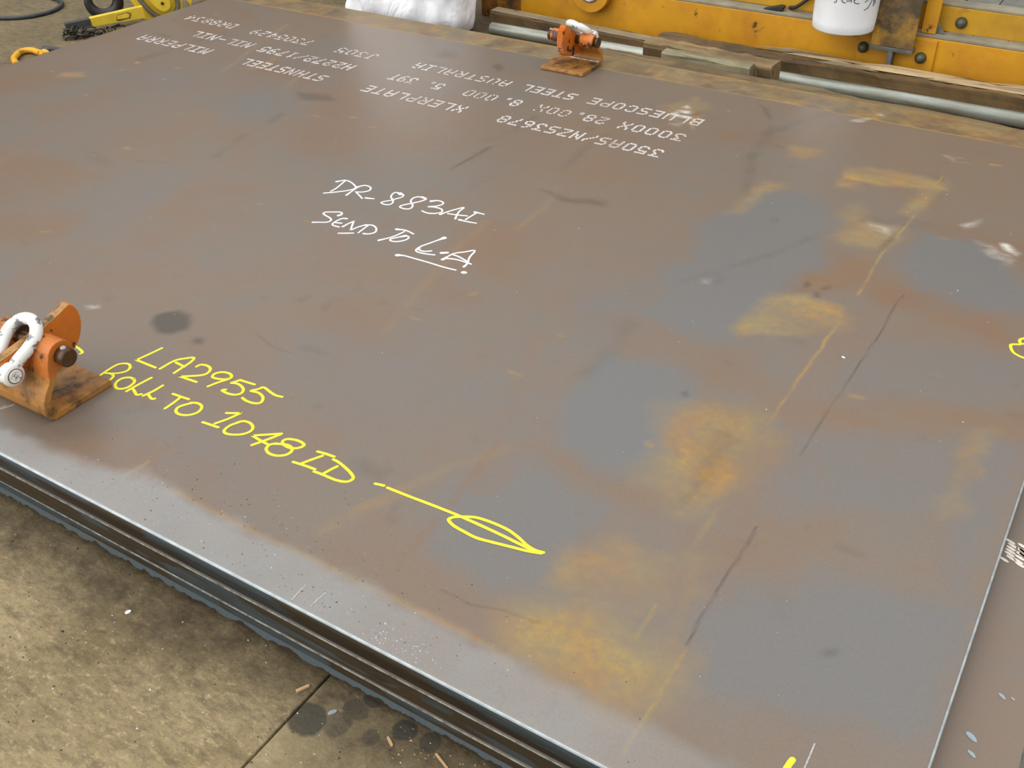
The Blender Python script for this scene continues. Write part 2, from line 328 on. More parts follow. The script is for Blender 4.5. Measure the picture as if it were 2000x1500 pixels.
# ------------------------------------------------------------------ traced data: all in plate metres (x along the plate, y across it)
YELLOW = {
 'LA2955': [[(1.7518, 0.3718), (1.7466, 0.3425), (1.7416, 0.3177), (1.7427, 0.3174), (1.767, 0.3178), (1.7928, 0.3182)], [(1.8034, 0.3196), (1.806, 0.3525), (1.8169, 0.3684), (1.8305, 0.3802), (1.8366, 0.366), (1.8366, 0.3432), (1.837, 0.3236)], [(1.8131, 0.3507), (1.8264, 0.3496), (1.8382, 0.3487)], [(1.8574, 0.3608), (1.8599, 0.3699), (1.8729, 0.3737), (1.8866, 0.3685), (1.8913, 0.354), (1.8826, 0.3413), (1.8559, 0.3217), (1.8569, 0.3214), (1.8718, 0.3226), (1.8949, 0.3245)], [(1.9396, 0.3685), (1.9349, 0.3584), (1.9184, 0.3518), (1.9083, 0.352), (1.9048, 0.3621), (1.9135, 0.3733), (1.9285, 0.3765), (1.9392, 0.3707), (1.939, 0.3608), (1.9301, 0.3434), (1.9239, 0.3253)], [(1.96, 0.3711), (1.9565, 0.3623), (1.9522, 0.3558), (1.9657, 0.3601), (1.984, 0.3546), (1.992, 0.343), (1.9862, 0.3325), (1.9713, 0.3281), (1.955, 0.3299), (1.9596, 0.3351)], [(1.96, 0.3711), (1.9762, 0.3727), (1.9936, 0.3746)], [(2.0129, 0.3744), (2.0081, 0.3644), (2.0018, 0.3559), (2.0181, 0.3588), (2.0349, 0.3527), (2.0429, 0.3392), (2.0349, 0.3311), (2.0183, 0.3288), (2.0043, 0.3318)], [(2.0114, 0.3744), (2.0175, 0.3763), (2.0382, 0.371), (2.0523, 0.3692), (2.064, 0.3717)]],
 'ROLL': [[(1.7239, 0.2453), (1.7223, 0.2641), (1.7235, 0.2875), (1.7355, 0.2987), (1.7475, 0.2969), (1.7556, 0.2843), (1.7499, 0.2709), (1.737, 0.2606), (1.7273, 0.2562)], [(1.726, 0.255), (1.735, 0.2594), (1.7452, 0.2582), (1.7499, 0.2527), (1.7518, 0.2451)], [(1.7908, 0.2687), (1.7781, 0.2708), (1.7674, 0.2618), (1.7664, 0.2491), (1.7731, 0.2388), (1.7843, 0.2337), (1.7941, 0.2386), (1.7988, 0.2496), (1.7957, 0.2644), (1.7865, 0.271)], [(1.8121, 0.2904), (1.8087, 0.2651), (1.8062, 0.2365)], [(1.8113, 0.2476), (1.8223, 0.2425), (1.8315, 0.2388), (1.837, 0.2444)], [(1.8496, 0.2841), (1.8484, 0.263), (1.8438, 0.2429)], [(1.8481, 0.2511), (1.8563, 0.2468), (1.8658, 0.2442), (1.8689, 0.2475)]],
 'TO': [[(1.8861, 0.2751), (1.907, 0.2766), (1.9233, 0.2782)], [(1.9059, 0.2745), (1.9078, 0.2573), (1.9078, 0.2361)], [(1.9371, 0.2728), (1.9296, 0.2614), (1.9255, 0.2499), (1.9312, 0.24), (1.9424, 0.237), (1.9564, 0.242), (1.9659, 0.2543), (1.9653, 0.2673), (1.9577, 0.2762), (1.945, 0.2776), (1.9345, 0.2721)]],
 '1048': [[(2.0123, 0.2834), (2.0234, 0.2896), (2.0344, 0.2959), (2.034, 0.2947), (2.027, 0.2716), (2.0171, 0.2504)], [(1.996, 0.242), (2.013, 0.2437), (2.0299, 0.2454)], [(2.0511, 0.2754), (2.0442, 0.2605), (2.0448, 0.2459), (2.0523, 0.2399), (2.0649, 0.2425), (2.0796, 0.2523), (2.086, 0.2645), (2.0834, 0.2757), (2.0711, 0.2832), (2.0568, 0.2823), (2.0492, 0.2742)], [(2.1373, 0.2894), (2.1165, 0.2734), (2.0983, 0.2594), (2.0992, 0.2591), (2.1174, 0.2565), (2.1413, 0.2546)], [(2.1373, 0.2894), (2.1282, 0.2672), (2.1149, 0.2398)], [(2.1586, 0.2692), (2.1526, 0.2758), (2.1565, 0.2844), (2.1721, 0.2897), (2.1874, 0.2887), (2.1921, 0.2834), (2.1867, 0.2732), (2.1746, 0.2675), (2.1586, 0.2692)], [(2.148, 0.2648), (2.141, 0.2565), (2.1427, 0.2453), (2.1547, 0.2385), (2.1706, 0.2402), (2.1823, 0.2493), (2.1849, 0.2608), (2.1788, 0.2692), (2.1654, 0.2713), (2.1466, 0.2631)]],
 'ID': [[(2.2229, 0.2847), (2.2386, 0.2871), (2.2555, 0.2886)], [(2.2375, 0.2801), (2.229, 0.2639), (2.2211, 0.2473)], [(2.2064, 0.2422), (2.2274, 0.2449), (2.2497, 0.2465)], [(2.2767, 0.2714), (2.2725, 0.2584), (2.2694, 0.2459)], [(2.2527, 0.2414), (2.2693, 0.2428), (2.2961, 0.2433), (2.3144, 0.2488), (2.3193, 0.2592), (2.3131, 0.2668), (2.2946, 0.2746), (2.273, 0.2808), (2.2594, 0.2823)]],
 'dash': [[(2.3579, 0.2697), (2.3659, 0.2716), (2.3731, 0.2731)]],
 'arrow': [[(2.3812, 0.2721), (2.4242, 0.2736), (2.4726, 0.2761), (2.5158, 0.2774), (2.5593, 0.2768), (2.6024, 0.2753), (2.645, 0.2728), (2.6683, 0.2744)], [(2.5084, 0.2628), (2.5112, 0.2694), (2.5196, 0.2762), (2.5321, 0.2834), (2.5457, 0.2888), (2.5698, 0.2913), (2.5983, 0.2906), (2.6213, 0.2848), (2.6427, 0.2766), (2.6576, 0.2742), (2.6709, 0.2766)], [(2.6688, 0.2734), (2.6486, 0.2668), (2.6247, 0.2617), (2.5956, 0.2555), (2.5682, 0.2505), (2.5447, 0.2519), (2.5228, 0.2546), (2.5094, 0.2606), (2.5085, 0.2649), (2.5112, 0.2694)]],
 'arc': [[(1.3626, 0.2749), (1.3875, 0.2737), (1.4271, 0.2747)], [(1.5727, 0.2851), (1.5884, 0.2859), (1.6057, 0.2878), (1.6239, 0.284), (1.6315, 0.2802), (1.631, 0.2757)]],
 'right': [[(3.1961, 1.2973), (3.1726, 1.2702), (3.1669, 1.2603), (3.171, 1.2478), (3.1847, 1.254)], [(3.1699, 1.243), (3.1565, 1.2349), (3.1566, 1.2244), (3.163, 1.2095), (3.1717, 1.2024), (3.1852, 1.1983), (3.2026, 1.2028)]],
 'bottom': [[(3.1083, 0.1298), (3.1068, 0.1214), (3.106, 0.1094), (3.1054, 0.0985)]],
}
WHITE = {
 'DR': [([(1.5429, 1.1495), (1.5576, 1.1674), (1.5817, 1.1635), (1.6074, 1.1473), (1.6059, 1.1288), (1.5855, 1.1034), (1.5599, 1.0794)], 1.6, 1), ([(1.5587, 1.1635), (1.5679, 1.1194), (1.5678, 1.0972)], 1, 1), ([(1.6088, 1.1482), (1.6196, 1.1681), (1.6395, 1.1665), (1.6486, 1.1498), (1.639, 1.1335), (1.6242, 1.1265)], 1.9, 0.8), ([(1.6105, 1.1537), (1.6135, 1.1245), (1.6163, 1.1)], 1.4, 1.5), ([(1.6242, 1.1265), (1.6467, 1.1138), (1.6625, 1.1043)], 0.9, 0.9), ([(1.6688, 1.1115), (1.6789, 1.1141), (1.6884, 1.1172)], 1.7, 0.9), ([(1.7301, 1.1721), (1.715, 1.1762), (1.7113, 1.1653), (1.7185, 1.148), (1.7338, 1.1358), (1.7435, 1.1204), (1.7393, 1.1079), (1.7228, 1.1064), (1.7174, 1.1133), (1.7279, 1.128), (1.7343, 1.1403), (1.7427, 1.1607), (1.7384, 1.1727), (1.7247, 1.1793)], 2.2, 0.9), ([(1.7953, 1.1852), (1.7765, 1.1842), (1.7694, 1.1698), (1.7762, 1.1526), (1.7932, 1.1375), (1.7985, 1.12), (1.7873, 1.1116), (1.7719, 1.114), (1.7703, 1.1239), (1.7809, 1.1411), (1.7952, 1.1639), (1.8002, 1.1839), (1.7847, 1.1891)], 1.5, 0.9), ([(1.8183, 1.1802), (1.8302, 1.1907), (1.8461, 1.19), (1.8522, 1.1786), (1.8432, 1.1616), (1.8297, 1.151), (1.8465, 1.1569), (1.866, 1.1562), (1.8754, 1.143), (1.8661, 1.1293), (1.849, 1.1215), (1.8308, 1.1245)], 2, 0.9), ([(1.8795, 1.1317), (1.8914, 1.1632), (1.9076, 1.1917), (1.9094, 1.1698), (1.9159, 1.1494), (1.9244, 1.1305)], 1.5, 1.2), ([(1.8934, 1.144), (1.9159, 1.1494), (1.9401, 1.1574)], 0.8, 0.7), ([(1.9444, 1.1842), (1.9567, 1.1851), (1.9694, 1.1854)], 1.7, 0.8), ([(1.9505, 1.1862), (1.9488, 1.161), (1.9478, 1.1405)], 1, 1.2), ([(1.9358, 1.131), (1.9606, 1.1324), (1.9799, 1.1361)], 1.7, 0.7)],
 'SEND': [([(1.6732, 1.0004), (1.6754, 1.0097), (1.6673, 1.0171), (1.6517, 1.0094), (1.634, 0.9972), (1.6382, 0.9875), (1.6649, 0.9794), (1.6752, 0.9697), (1.6717, 0.9574), (1.6586, 0.9495), (1.6442, 0.9409)], 1.8, 1.4), ([(1.7014, 0.9973), (1.6909, 0.991), (1.6883, 0.9657), (1.6944, 0.9537), (1.7139, 0.9538)], 1.4, 1), ([(1.6931, 0.967), (1.7005, 0.9699), (1.7062, 0.9725)], 1, 1), ([(1.7204, 0.96), (1.7214, 0.9777), (1.7246, 0.9953), (1.7259, 0.9921), (1.7478, 0.9548), (1.7483, 0.9566), (1.7528, 0.9771), (1.7613, 0.9953)], 1.4, 1.2), ([(1.7674, 0.9973), (1.7695, 0.9754), (1.7716, 0.9538)], 1, 1), ([(1.7595, 0.9927), (1.7752, 1.002), (1.7933, 0.9935), (1.8029, 0.9764), (1.7954, 0.962), (1.7839, 0.9574)], 1.4, 1.2), ([(1.733, 0.9285), (1.7471, 0.9369), (1.7621, 0.9467)], 0.8, 0.8), ([(1.8374, 1.0146), (1.8587, 1.0211), (1.885, 1.0156)], 1.9, 0.9), ([(1.86, 1.0143), (1.8527, 0.9798), (1.8357, 0.9489)], 1, 1.6), ([(1.8737, 0.9961), (1.8648, 0.9833), (1.8554, 0.9666), (1.8637, 0.9605), (1.8775, 0.9665), (1.8877, 0.9822), (1.8864, 0.9963), (1.8743, 1.0002)], 2, 0.9), ([(1.9581, 1.0355), (1.945, 0.9982), (1.9359, 0.971), (1.9394, 0.9515), (1.959, 0.9491), (1.987, 0.9568)], 2.6, 0.8), ([(1.9396, 0.9659), (1.9407, 0.9595), (1.9561, 0.958), (1.9699, 0.9684)], 1, 1.1), ([(1.995, 0.9728), (2.0001, 0.9766), (2.0054, 0.9805)], 1.9, 1.7), ([(2.0151, 0.9492), (2.02, 0.9822), (2.0371, 1.003), (2.0535, 1.02), (2.0604, 0.9889), (2.0721, 0.9614), (2.0742, 0.9457)], 2, 1.5), ([(2.0173, 0.956), (2.0427, 0.9644), (2.081, 0.9634)], 1.3, 0.9), ([(2.0224, 0.9787), (2.0408, 0.9771), (2.0712, 0.9677)], 1.0, 0.8), ([(1.9162, 0.9129), (1.9316, 0.9186), (1.9591, 0.9198), (1.9934, 0.921), (2.0384, 0.9209), (2.0673, 0.9235)], 2.4, 0.9), ([(2.0856, 0.9238), (2.0911, 0.9258)], 1.8, 1.8)],
}
CHALK = [[(1.6553, 0.0794), (1.6597, 0.0911), (1.6641, 0.1028)], [(1.6501, 0.0727), (1.6526, 0.0814), (1.654, 0.0931)], [(3.1238, 0.1655), (3.1242, 0.1471), (3.1245, 0.1143)], [(2.4435, 0.0142), (2.4439, 0.0292), (2.4449, 0.0448)], [(2.4127, 0.0078), (2.4108, 0.0263), (2.4104, 0.0401)]]
PATCHES = [
 ('B',0.9,0.03,[(2.4284, 1.4555), (2.5026, 1.6673), (2.6461, 1.6673), (2.7243, 1.539), (2.7306, 1.239), (2.6915, 0.9928), (2.5756, 0.9339), (2.4939, 0.9752), (2.4805, 1.193)]),
 ('B',0.9,0.03,[(2.8742, 1.6137), (2.9825, 1.6636), (3.1139, 1.5466), (3.2042, 1.4264), (3.0707, 1.2996), (2.9588, 1.3025), (2.896, 1.4424)]),
 ('B',1,0.02,[(2.5056, 0.8062), (2.6817, 0.8518), (2.7098, 0.7186), (2.7056, 0.5418), (2.6811, 0.4517), (2.5368, 0.5277), (2.5002, 0.6461)]),
 ('B',0.6,0.04,[(2.9059, 1.1222), (3.2324, 1.1848), (3.2385, 1.0391), (2.969, 0.8758), (2.8874, 0.9275)]),
 ('B',0.8,0.04,[(2.4872, 0.312), (2.5572, 0.4672), (2.7271, 0.4158), (2.7108, 0.251), (2.6323, 0.1792), (2.5327, 0.1916)]),
 ('B',0.9,0.05,[(2.9118, 0.3267), (3.0324, 0.4595), (3.2431, 0.4843), (3.2511, 0.2724), (3.1039, 0.1645), (2.9612, 0.1777)]),
 ('B',0.6,0.04,[(2.8761, 0.7673), (3.1355, 0.8747), (3.1876, 0.7102), (2.9293, 0.5253)]),
 ('B',0.7,0.03,[(3.1546, 0.9027), (3.2415, 0.9228), (3.2455, 0.788), (3.2328, 0.5002), (3.2037, 0.5051)]),
 ('B',0.6,0.05,[(2.3317, 0.9992), (2.4898, 1.0942), (2.5141, 0.8113), (2.4465, 0.7914)]),
 ('B',0.5,0.05,[(1.7977, 0.1657), (1.9869, 0.2804), (2.2049, 0.1546), (1.9448, 0.119)]),
 ('B',0.35,0.06,[(1.8923, 0.5439), (2.098, 0.7134), (2.3934, 0.5629), (2.2625, 0.3446), (2.0318, 0.4194)]),
 ('B',0.5,0.04,[(1.9731, 0.4845), (2.0157, 0.6183), (2.0973, 0.459), (2.0622, 0.3995)]),
 ('B',0.5,0.05,[(0.3094, 1.4408), (0.4399, 1.6072), (0.6925, 1.5225), (0.5905, 1.302)]),
 ('B',0.5,0.05,[(0.7949, 1.4223), (0.8944, 1.5863), (1.1524, 1.4833), (1.0147, 1.3078)]),
 ('B',0.35,0.05,[(1.0237, 0.6826), (1.0282, 0.9369), (1.1683, 1.0201), (1.2866, 0.6186)]),
 ('O',0.85,0.018,[(2.629, 1.9072), (2.7329, 1.9386), (2.8489, 1.9376), (2.8853, 1.8883), (2.8063, 1.8552), (2.6496, 1.819)]),
 ('O',0.7,0.012,[(2.6541, 1.8472), (2.721, 1.887), (2.8329, 1.8994), (2.8266, 1.8743), (2.7104, 1.8336)]),
 ('O',0.6,0.02,[(2.4415, 1.9675), (2.5304, 1.9789), (2.5467, 1.9086), (2.4621, 1.89)]),
 ('O',0.55,0.02,[(2.6366, 1.8185), (2.7011, 1.8209), (2.7008, 1.7784), (2.6508, 1.7732)]),
 ('O',0.6,0.025,[(2.6903, 1.1651), (2.755, 1.2163), (2.8302, 1.2012), (2.8573, 1.1148), (2.7945, 1.055), (2.6966, 1.0068)]),
 ('O',0.5,0.012,[(2.7051, 1.0678), (2.7961, 1.1114), (2.843, 1.0952), (2.7793, 1.0393), (2.7044, 1.0006)]),
 ('O',0.5,0.025,[(2.7286, 1.6032), (2.8457, 1.6116), (2.8464, 1.4812), (2.7537, 1.4826)]),
 ('O',0.4,0.03,[(2.449, 1.5001), (2.4752, 1.7044), (2.5138, 1.7094), (2.4807, 1.519)]),
 ('O',0.45,0.05,[(2.6981, 0.7116), (2.8353, 0.7771), (2.8589, 0.5969), (2.8228, 0.4741), (2.7291, 0.503), (2.6972, 0.6085)]),
 ('O',0.6,0.03,[(2.7717, 0.5897), (2.8268, 0.6549), (2.8591, 0.5527), (2.8092, 0.4658)]),
 ('O',0.7,0.02,[(2.7365, 0.6161), (2.7717, 0.6214), (2.7717, 0.5589), (2.7418, 0.5638)]),
 ('O',0.62,0.035,[(2.7055, 0.2908), (2.7854, 0.3522), (2.8512, 0.3368), (2.862, 0.2791), (2.8085, 0.2408), (2.7159, 0.2421)]),
 ('O',0.62,0.05,[(2.6837, 0.1532), (2.8006, 0.2247), (2.9302, 0.1981), (2.9197, 0.0959), (2.8013, 0.0797), (2.7109, 0.0841)]),
 ('O',0.4,0.012,[(2.7145, 0.1721), (2.8, 0.1806), (2.8818, 0.1888), (2.9441, 0.1672), (2.8465, 0.1671), (2.7364, 0.1633)]),
 ('O',0.4,0.03,[(2.7771, 0.0943), (2.9128, 0.1101), (2.9156, 0.0753), (2.8152, 0.069)]),
 ('O',0.35,0.03,[(2.9004, 0.3912), (2.9043, 0.2552), (2.888, 0.2238), (2.8747, 0.3754)]),
 ('O',0.5,0.02,[(2.811, 1.8863), (2.8695, 1.9571), (2.8766, 1.8727), (2.8419, 1.6709), (2.8243, 1.692)]),
 ('O',0.35,0.03,[(2.7354, 1.7039), (2.6996, 1.6175), (2.7499, 1.4948), (2.7775, 1.6013)]),
 ('O',0.4,0.03,[(2.0324, 2.075), (2.0646, 2.1692), (2.1451, 2.1169), (2.11, 1.9776)]),
 ('O',0.5,0.012,[(2.1366, 2.0072), (2.165, 2.052), (2.1717, 1.946)]),
 ('O',0.35,0.02,[(3.1429, 0.8792), (3.189, 0.9402), (3.1885, 0.8587), (3.145, 0.8323)]),
 ('O',0.3,0.03,[(3.157, 0.7782), (3.1697, 0.8316), (3.1876, 0.7102), (3.1659, 0.6695)]),
 ('O',0.4,0.02,[(0.2135, 1.3553), (0.279, 1.3937), (0.3209, 1.3493), (0.2409, 1.3138)]),
 ('O',0.3,0.02,[(3.2492, 0.4555), (3.2757, 0.5264), (3.2771, 0.4833)]),
 ('R',0.55,0.05,[(2.0322, 0.8576), (2.2219, 0.908), (2.6714, 0.9378), (2.6722, 0.8863), (2.4718, 0.8494), (2.1646, 0.8004)]),
 ('R',0.55,0.05,[(2.6436, 0.953), (2.7593, 0.9803), (2.8054, 0.8309), (2.6587, 0.7988)]),
 ('R',0.6,0.04,[(2.7514, 1.4524), (2.8498, 1.4692), (2.8506, 1.3111), (2.7231, 1.1971), (2.7273, 1.3144)]),
 ('R',0.65,0.025,[(2.8761, 1.6758), (2.9841, 1.7096), (3.1352, 1.6683), (3.1647, 1.5509), (2.998, 1.6434), (2.8893, 1.6227)]),
 ('R',0.6,0.04,[(2.8407, 1.3825), (2.9518, 1.372), (3.174, 1.3168), (3.1823, 1.215), (3.0315, 1.2533), (2.8598, 1.2794)]),
 ('R',0.5,0.05,[(2.8077, 0.8509), (2.9711, 0.9313), (3.2286, 0.9982), (3.2316, 0.933), (2.9973, 0.8408), (2.8199, 0.7677)]),
 ('R',0.55,0.05,[(2.5321, 0.4758), (2.5978, 0.4998), (2.7785, 0.4751), (2.7682, 0.4408), (2.5884, 0.4475)]),
 ('R',0.6,0.05,[(2.7369, 0.7351), (2.8429, 0.7817), (2.8589, 0.5969), (2.7987, 0.5907)]),
 ('R',0.5,0.06,[(1.9183, 1.1189), (2.0683, 1.1773), (2.2479, 0.9487), (2.1171, 0.8701)]),
 ('R',0.45,0.07,[(1.24, 0.951), (1.3963, 0.9732), (1.5565, 0.8404), (1.286, 0.7732)]),
 ('R',0.55,0.06,[(0.633, 0.8212), (0.8316, 0.8985), (0.9875, 0.8373), (0.8996, 0.5423)]),
 ('R',0.55,0.05,[(0.0823, 1.2208), (0.1716, 1.4503), (0.3529, 1.3232), (0.1908, 0.9654)]),
 ('R',0.5,0.05,[(0.9394, 0.5989), (1.1549, 0.7609), (1.1637, 0.545), (1.0222, 0.4308)]),
 ('R',0.5,0.06,[(1.8785, 0.6522), (2.0068, 0.7294), (2.1659, 0.6219), (1.9805, 0.5971)]),
 ('R',0.4,0.06,[(2.2479, 0.9487), (2.3783, 1.0271), (2.4111, 0.8346), (2.2763, 0.8209)]),
 ('R',0.45,0.05,[(0.0298, 1.9878), (0.1408, 2.2524), (0.362, 2.1038), (0.3039, 1.8534)]),
 ('R',0.4,0.05,[(0.6464, 1.8528), (0.864, 1.9167), (1.0054, 1.6515), (0.7709, 1.6245)]),
 ('R',0.4,0.06,[(1.1824, 1.3612), (1.4083, 1.4502), (1.5401, 1.2411), (1.3319, 1.1955)]),
 ('R',0.6,0.015,[(2.1212, 2.0786), (2.1525, 2.0922), (2.1746, 2.0296), (2.139, 2.0273)]),
 ('R',0.5,0.02,[(2.1697, 2.0595), (2.2206, 2.0896), (2.228, 2.0335), (2.1929, 2.0128)]),
 ('R',0.4,0.05,[(2.2089, 1.968), (2.4198, 2.0485), (2.433, 1.9708), (2.2461, 1.8812)]),
 ('R',0.35,0.05,[(2.0195, 0.1644), (2.0665, 0.2256), (2.1493, 0.1653), (2.1199, 0.1028)]),
 ('R',0.35,0.06,[(2.864, 0.3446), (2.9047, 0.524), (2.9815, 0.5169), (2.9429, 0.3457)]),
 ('R',0.35,0.05,[(2.9375, 0.5034), (3.0142, 0.5635), (3.0515, 0.4957), (2.9519, 0.4226)]),
 ('R',0.4,0.06,[(2.3599, 0.1247), (2.5063, 0.163), (2.6601, 0.15), (2.5609, 0.0894), (2.4156, 0.0829)]),
 ('R',0.4,0.05,[(3.0553, 0.1882), (3.1487, 0.2274), (3.156, 0.1624), (3.0794, 0.1238)]),
 ('R',0.3,0.05,[(1.8963, 0.1728), (1.9877, 0.1944), (2.0032, 0.1226), (1.9408, 0.1005)]),
 ('D',0.8,0.012,[(1.6601, 0.4311), (1.645, 0.4544), (1.6553, 0.4795), (1.6765, 0.4946), (1.7074, 0.492), (1.7278, 0.4765), (1.7376, 0.4506), (1.727, 0.4263), (1.7024, 0.4115)]),
 ('D',0.6,0.008,[(1.7824, 0.4268), (1.7802, 0.4385), (1.7906, 0.4449), (1.8033, 0.4394), (1.8054, 0.4277), (1.7964, 0.4201)]),
 ('D',0.35,0.02,[(1.0088, 1.6002), (1.1057, 1.631), (1.1482, 1.6045), (1.0676, 1.5571)]),
 ('D',0.35,0.015,[(1.3909, 2.1151), (1.396, 2.1539), (1.438, 2.119), (1.4298, 2.0792)]),
 ('D',0.3,0.02,[(1.1441, 2.1752), (1.1977, 2.1744), (1.2451, 2.1267), (1.1829, 2.0904)]),
 ('D',0.35,0.015,[(2.0222, 1.3741), (2.1071, 1.3797), (2.1832, 1.3978), (2.1845, 1.3686), (2.0955, 1.3489)]),
 ('D',0.35,0.015,[(1.7496, 1.4834), (1.7623, 1.5401), (1.7674, 1.494), (1.7666, 1.4455)]),
 ('D',0.4,0.02,[(2.2845, 2.2088), (2.3078, 2.1886), (2.327, 2.1289), (2.3097, 2.1421)]),
 ('D',0.5,0.008,[(2.6791, 0.7581), (2.6828, 0.7678), (2.6912, 0.7581), (2.6873, 0.7465)]),
 ('D',0.5,0.008,[(2.7348, 1.2592), (2.7419, 1.2712), (2.7532, 1.2576), (2.7449, 1.2426)]),
 ('D',0.5,0.008,[(2.7653, 1.2348), (2.7744, 1.2403), (2.7798, 1.2239), (2.7721, 1.2143)]),
 ('D',0.5,0.01,[(2.7768, 1.2667), (2.7851, 1.2818), (2.7892, 1.2692), (2.782, 1.2573)]),
 ('D',0.5,0.012,[(2.8215, 1.5377), (2.8339, 1.5686), (2.8408, 1.5347), (2.8366, 1.4837)]),
 ('D',0.45,0.01,[(3.0872, 0.3064), (3.0914, 0.3151), (3.1018, 0.3174), (3.1028, 0.3099), (3.0912, 0.3027)]),
 ('D',0.4,0.03,[(2.8069, 0.6588), (2.8132, 0.5995), (2.8081, 0.5074), (2.7993, 0.4877), (2.7987, 0.5907)]),
 ('D',0.25,0.06,[(1.6626, 0.1388), (1.8499, 0.1447), (1.8208, 0.0599), (1.6924, 0.032)]),
 ('W',1.3,0.012,[(2.0907, 2.0271), (2.0846, 2.1058), (2.119, 2.0725), (2.1468, 2.0132), (2.1275, 1.9742)]),
 ('W',0.4,0.02,[(2.0931, 1.9447), (2.1009, 2.0331), (2.1415, 1.9962), (2.1264, 1.9417)]),
 ('W',1.2,0.012,[(3.0599, 1.6659), (3.0761, 1.667), (3.1028, 1.6265), (3.096, 1.6169), (3.074, 1.6372)]),
 ('W',0.35,0.02,[(2.998, 1.6434), (3.0427, 1.6413), (3.1053, 1.5949), (3.0812, 1.5535), (3.0159, 1.6109)]),
 ('W',0.5,0.012,[(2.9609, 1.711), (2.9793, 1.7593), (2.98, 1.7286), (2.9701, 1.6951)]),
 ('W',0.5,0.012,[(2.8333, 2.1142), (2.8719, 2.1173), (2.9008, 2.1032), (2.865, 2.0897)]),
 ('W',0.5,0.02,[(2.765, 1.6031), (2.8254, 1.5995), (2.821, 1.5729), (2.7711, 1.5822)]),
 ('W',0.35,0.01,[(2.5416, 1.1636), (2.5629, 1.1687), (2.5652, 1.1497), (2.5514, 1.1464)]),
 ('W',0.3,0.02,[(1.8924, 0.2594), (1.9202, 0.258), (1.9239, 0.2423), (1.9082, 0.2327)]),
 ('W',0.5,0.008,[(2.5372, 2.2299), (2.5977, 2.3261), (2.6085, 2.3137), (2.5556, 2.2179)]),
 ('W',0.4,0.012,[(1.4942, 0.4015), (1.5123, 0.4221), (1.5269, 0.4164), (1.5107, 0.3971)]),
]
LINES = [
 ('O',0.8,0.004,[(2.8547, 1.9665), (2.8489, 1.644), (2.8401, 1.4634), (2.8464, 1.2886), (2.8462, 1.2711)]),
 ('O',0.8,0.004,[(2.8439, 1.1744), (2.8462, 1.0539), (2.8445, 0.9112), (2.8458, 0.7489)]),
 ('O',0.3,0.006,[(2.8458, 0.7489), (2.8518, 0.5926), (2.8571, 0.4544), (2.8598, 0.3182)]),
 ('O',0.6,0.004,[(2.8579, 0.2709), (2.86, 0.2335), (2.8604, 0.1964)]),
 ('D',0.6,0.004,[(2.9281, 1.3204), (2.9244, 1.0592), (2.9216, 0.7949), (2.9195, 0.6953)]),
 ('D',0.7,0.004,[(2.9228, 0.4944), (2.9237, 0.3932), (2.9233, 0.2998), (2.9252, 0.2257)]),
 ('O',0.7,0.005,[(2.9259, 0.2158), (2.9283, 0.1383), (2.9302, 0.0321)]),
 ('R',0.6,0.006,[(1.9948, 0.2852), (1.9953, 0.199), (1.9958, 0.1182)]),
 ('O',0.6,0.004,[(1.9958, 0.1182), (1.9945, 0.0864), (1.9969, 0.0575)]),
 ('D',0.5,0.004,[(1.9954, 0.0641), (1.9941, 0.0233)]),
 ('R',0.5,0.006,[(2.4728, 0.4559), (2.4874, 0.3709), (2.4941, 0.3019)]),
 ('R',0.6,0.008,[(2.4729, 0.4398), (2.494, 0.2738), (2.4997, 0.1465)]),
 ('R',0.75,0.005,[(1.8475, 0.0599), (1.9274, 0.0688), (1.993, 0.0931), (2.0508, 0.0903), (2.1057, 0.0942), (2.1567, 0.0893), (2.213, 0.0888), (2.2676, 0.0883), (2.3685, 0.0914), (2.4674, 0.0903), (2.5241, 0.0897), (2.5851, 0.0929), (2.6493, 0.0884), (2.7002, 0.0879), (2.7332, 0.0875)]),
 ('O',0.42,0.007,[(2.0797, 0.0856), (2.1611, 0.085), (2.2197, 0.082), (2.2929, 0.0839), (2.3957, 0.083), (2.4928, 0.0822), (2.5609, 0.0894), (2.6347, 0.0848), (2.7026, 0.0842)]),
 ('R',0.6,0.006,[(1.7666, 1.3379), (1.7888, 1.1728), (1.8046, 0.9888)]),
 ('D',0.5,0.006,[(1.7563, 1.5365), (1.7554, 1.4748), (1.7481, 1.3647)]),
 ('D',0.35,0.005,[(2.5811, 0.1362), (2.6353, 0.1348), (2.6776, 0.1495), (2.7411, 0.1553)]),
 ('R',0.4,0.004,[(2.1422, 0.0595), (2.1432, 0.1025)]),
 ('D',0.4,0.004,[(1.8704, 0.5084), (1.9289, 0.4894), (1.9774, 0.4871)]),
 ('D',0.4,0.004,[(2.8123, 0.0767), (2.8176, 0.0517), (2.8227, 0.0364)]),
 ('D',0.4,0.003,[(2.7457, 0.0359), (2.7622, 0.0223), (2.7646, 0.0099)]),
 ('D',0.4,0.003,[(2.877, 0.0252), (2.8897, 0.0417), (2.9095, 0.0451)]),
 ('D',0.4,0.003,[(2.8096, 0.0329), (2.8238, 0.028)]),
]
STAINS = [(2.488, -0.069, 0.029), (2.546, 0.008, 0.016), (2.541, -0.021, 0.015), (2.583, -0.046, 0.013), (2.617, -0.011, 0.019), (2.658, -0.009, 0.016), (2.53, -0.053, 0.022), (2.53, -0.018, 0.016)]
HOSE = [(-1.046, 1.85), (-0.96, 1.874), (-0.91, 1.899), (-0.857, 1.934), (-0.82, 1.981), (-0.805, 2.041), (-0.813, 2.099), (-0.838, 2.148), (-0.874, 2.182), (-0.911, 2.198), (-0.956, 2.209), (-1.018, 2.212), (-1.1, 2.194)]
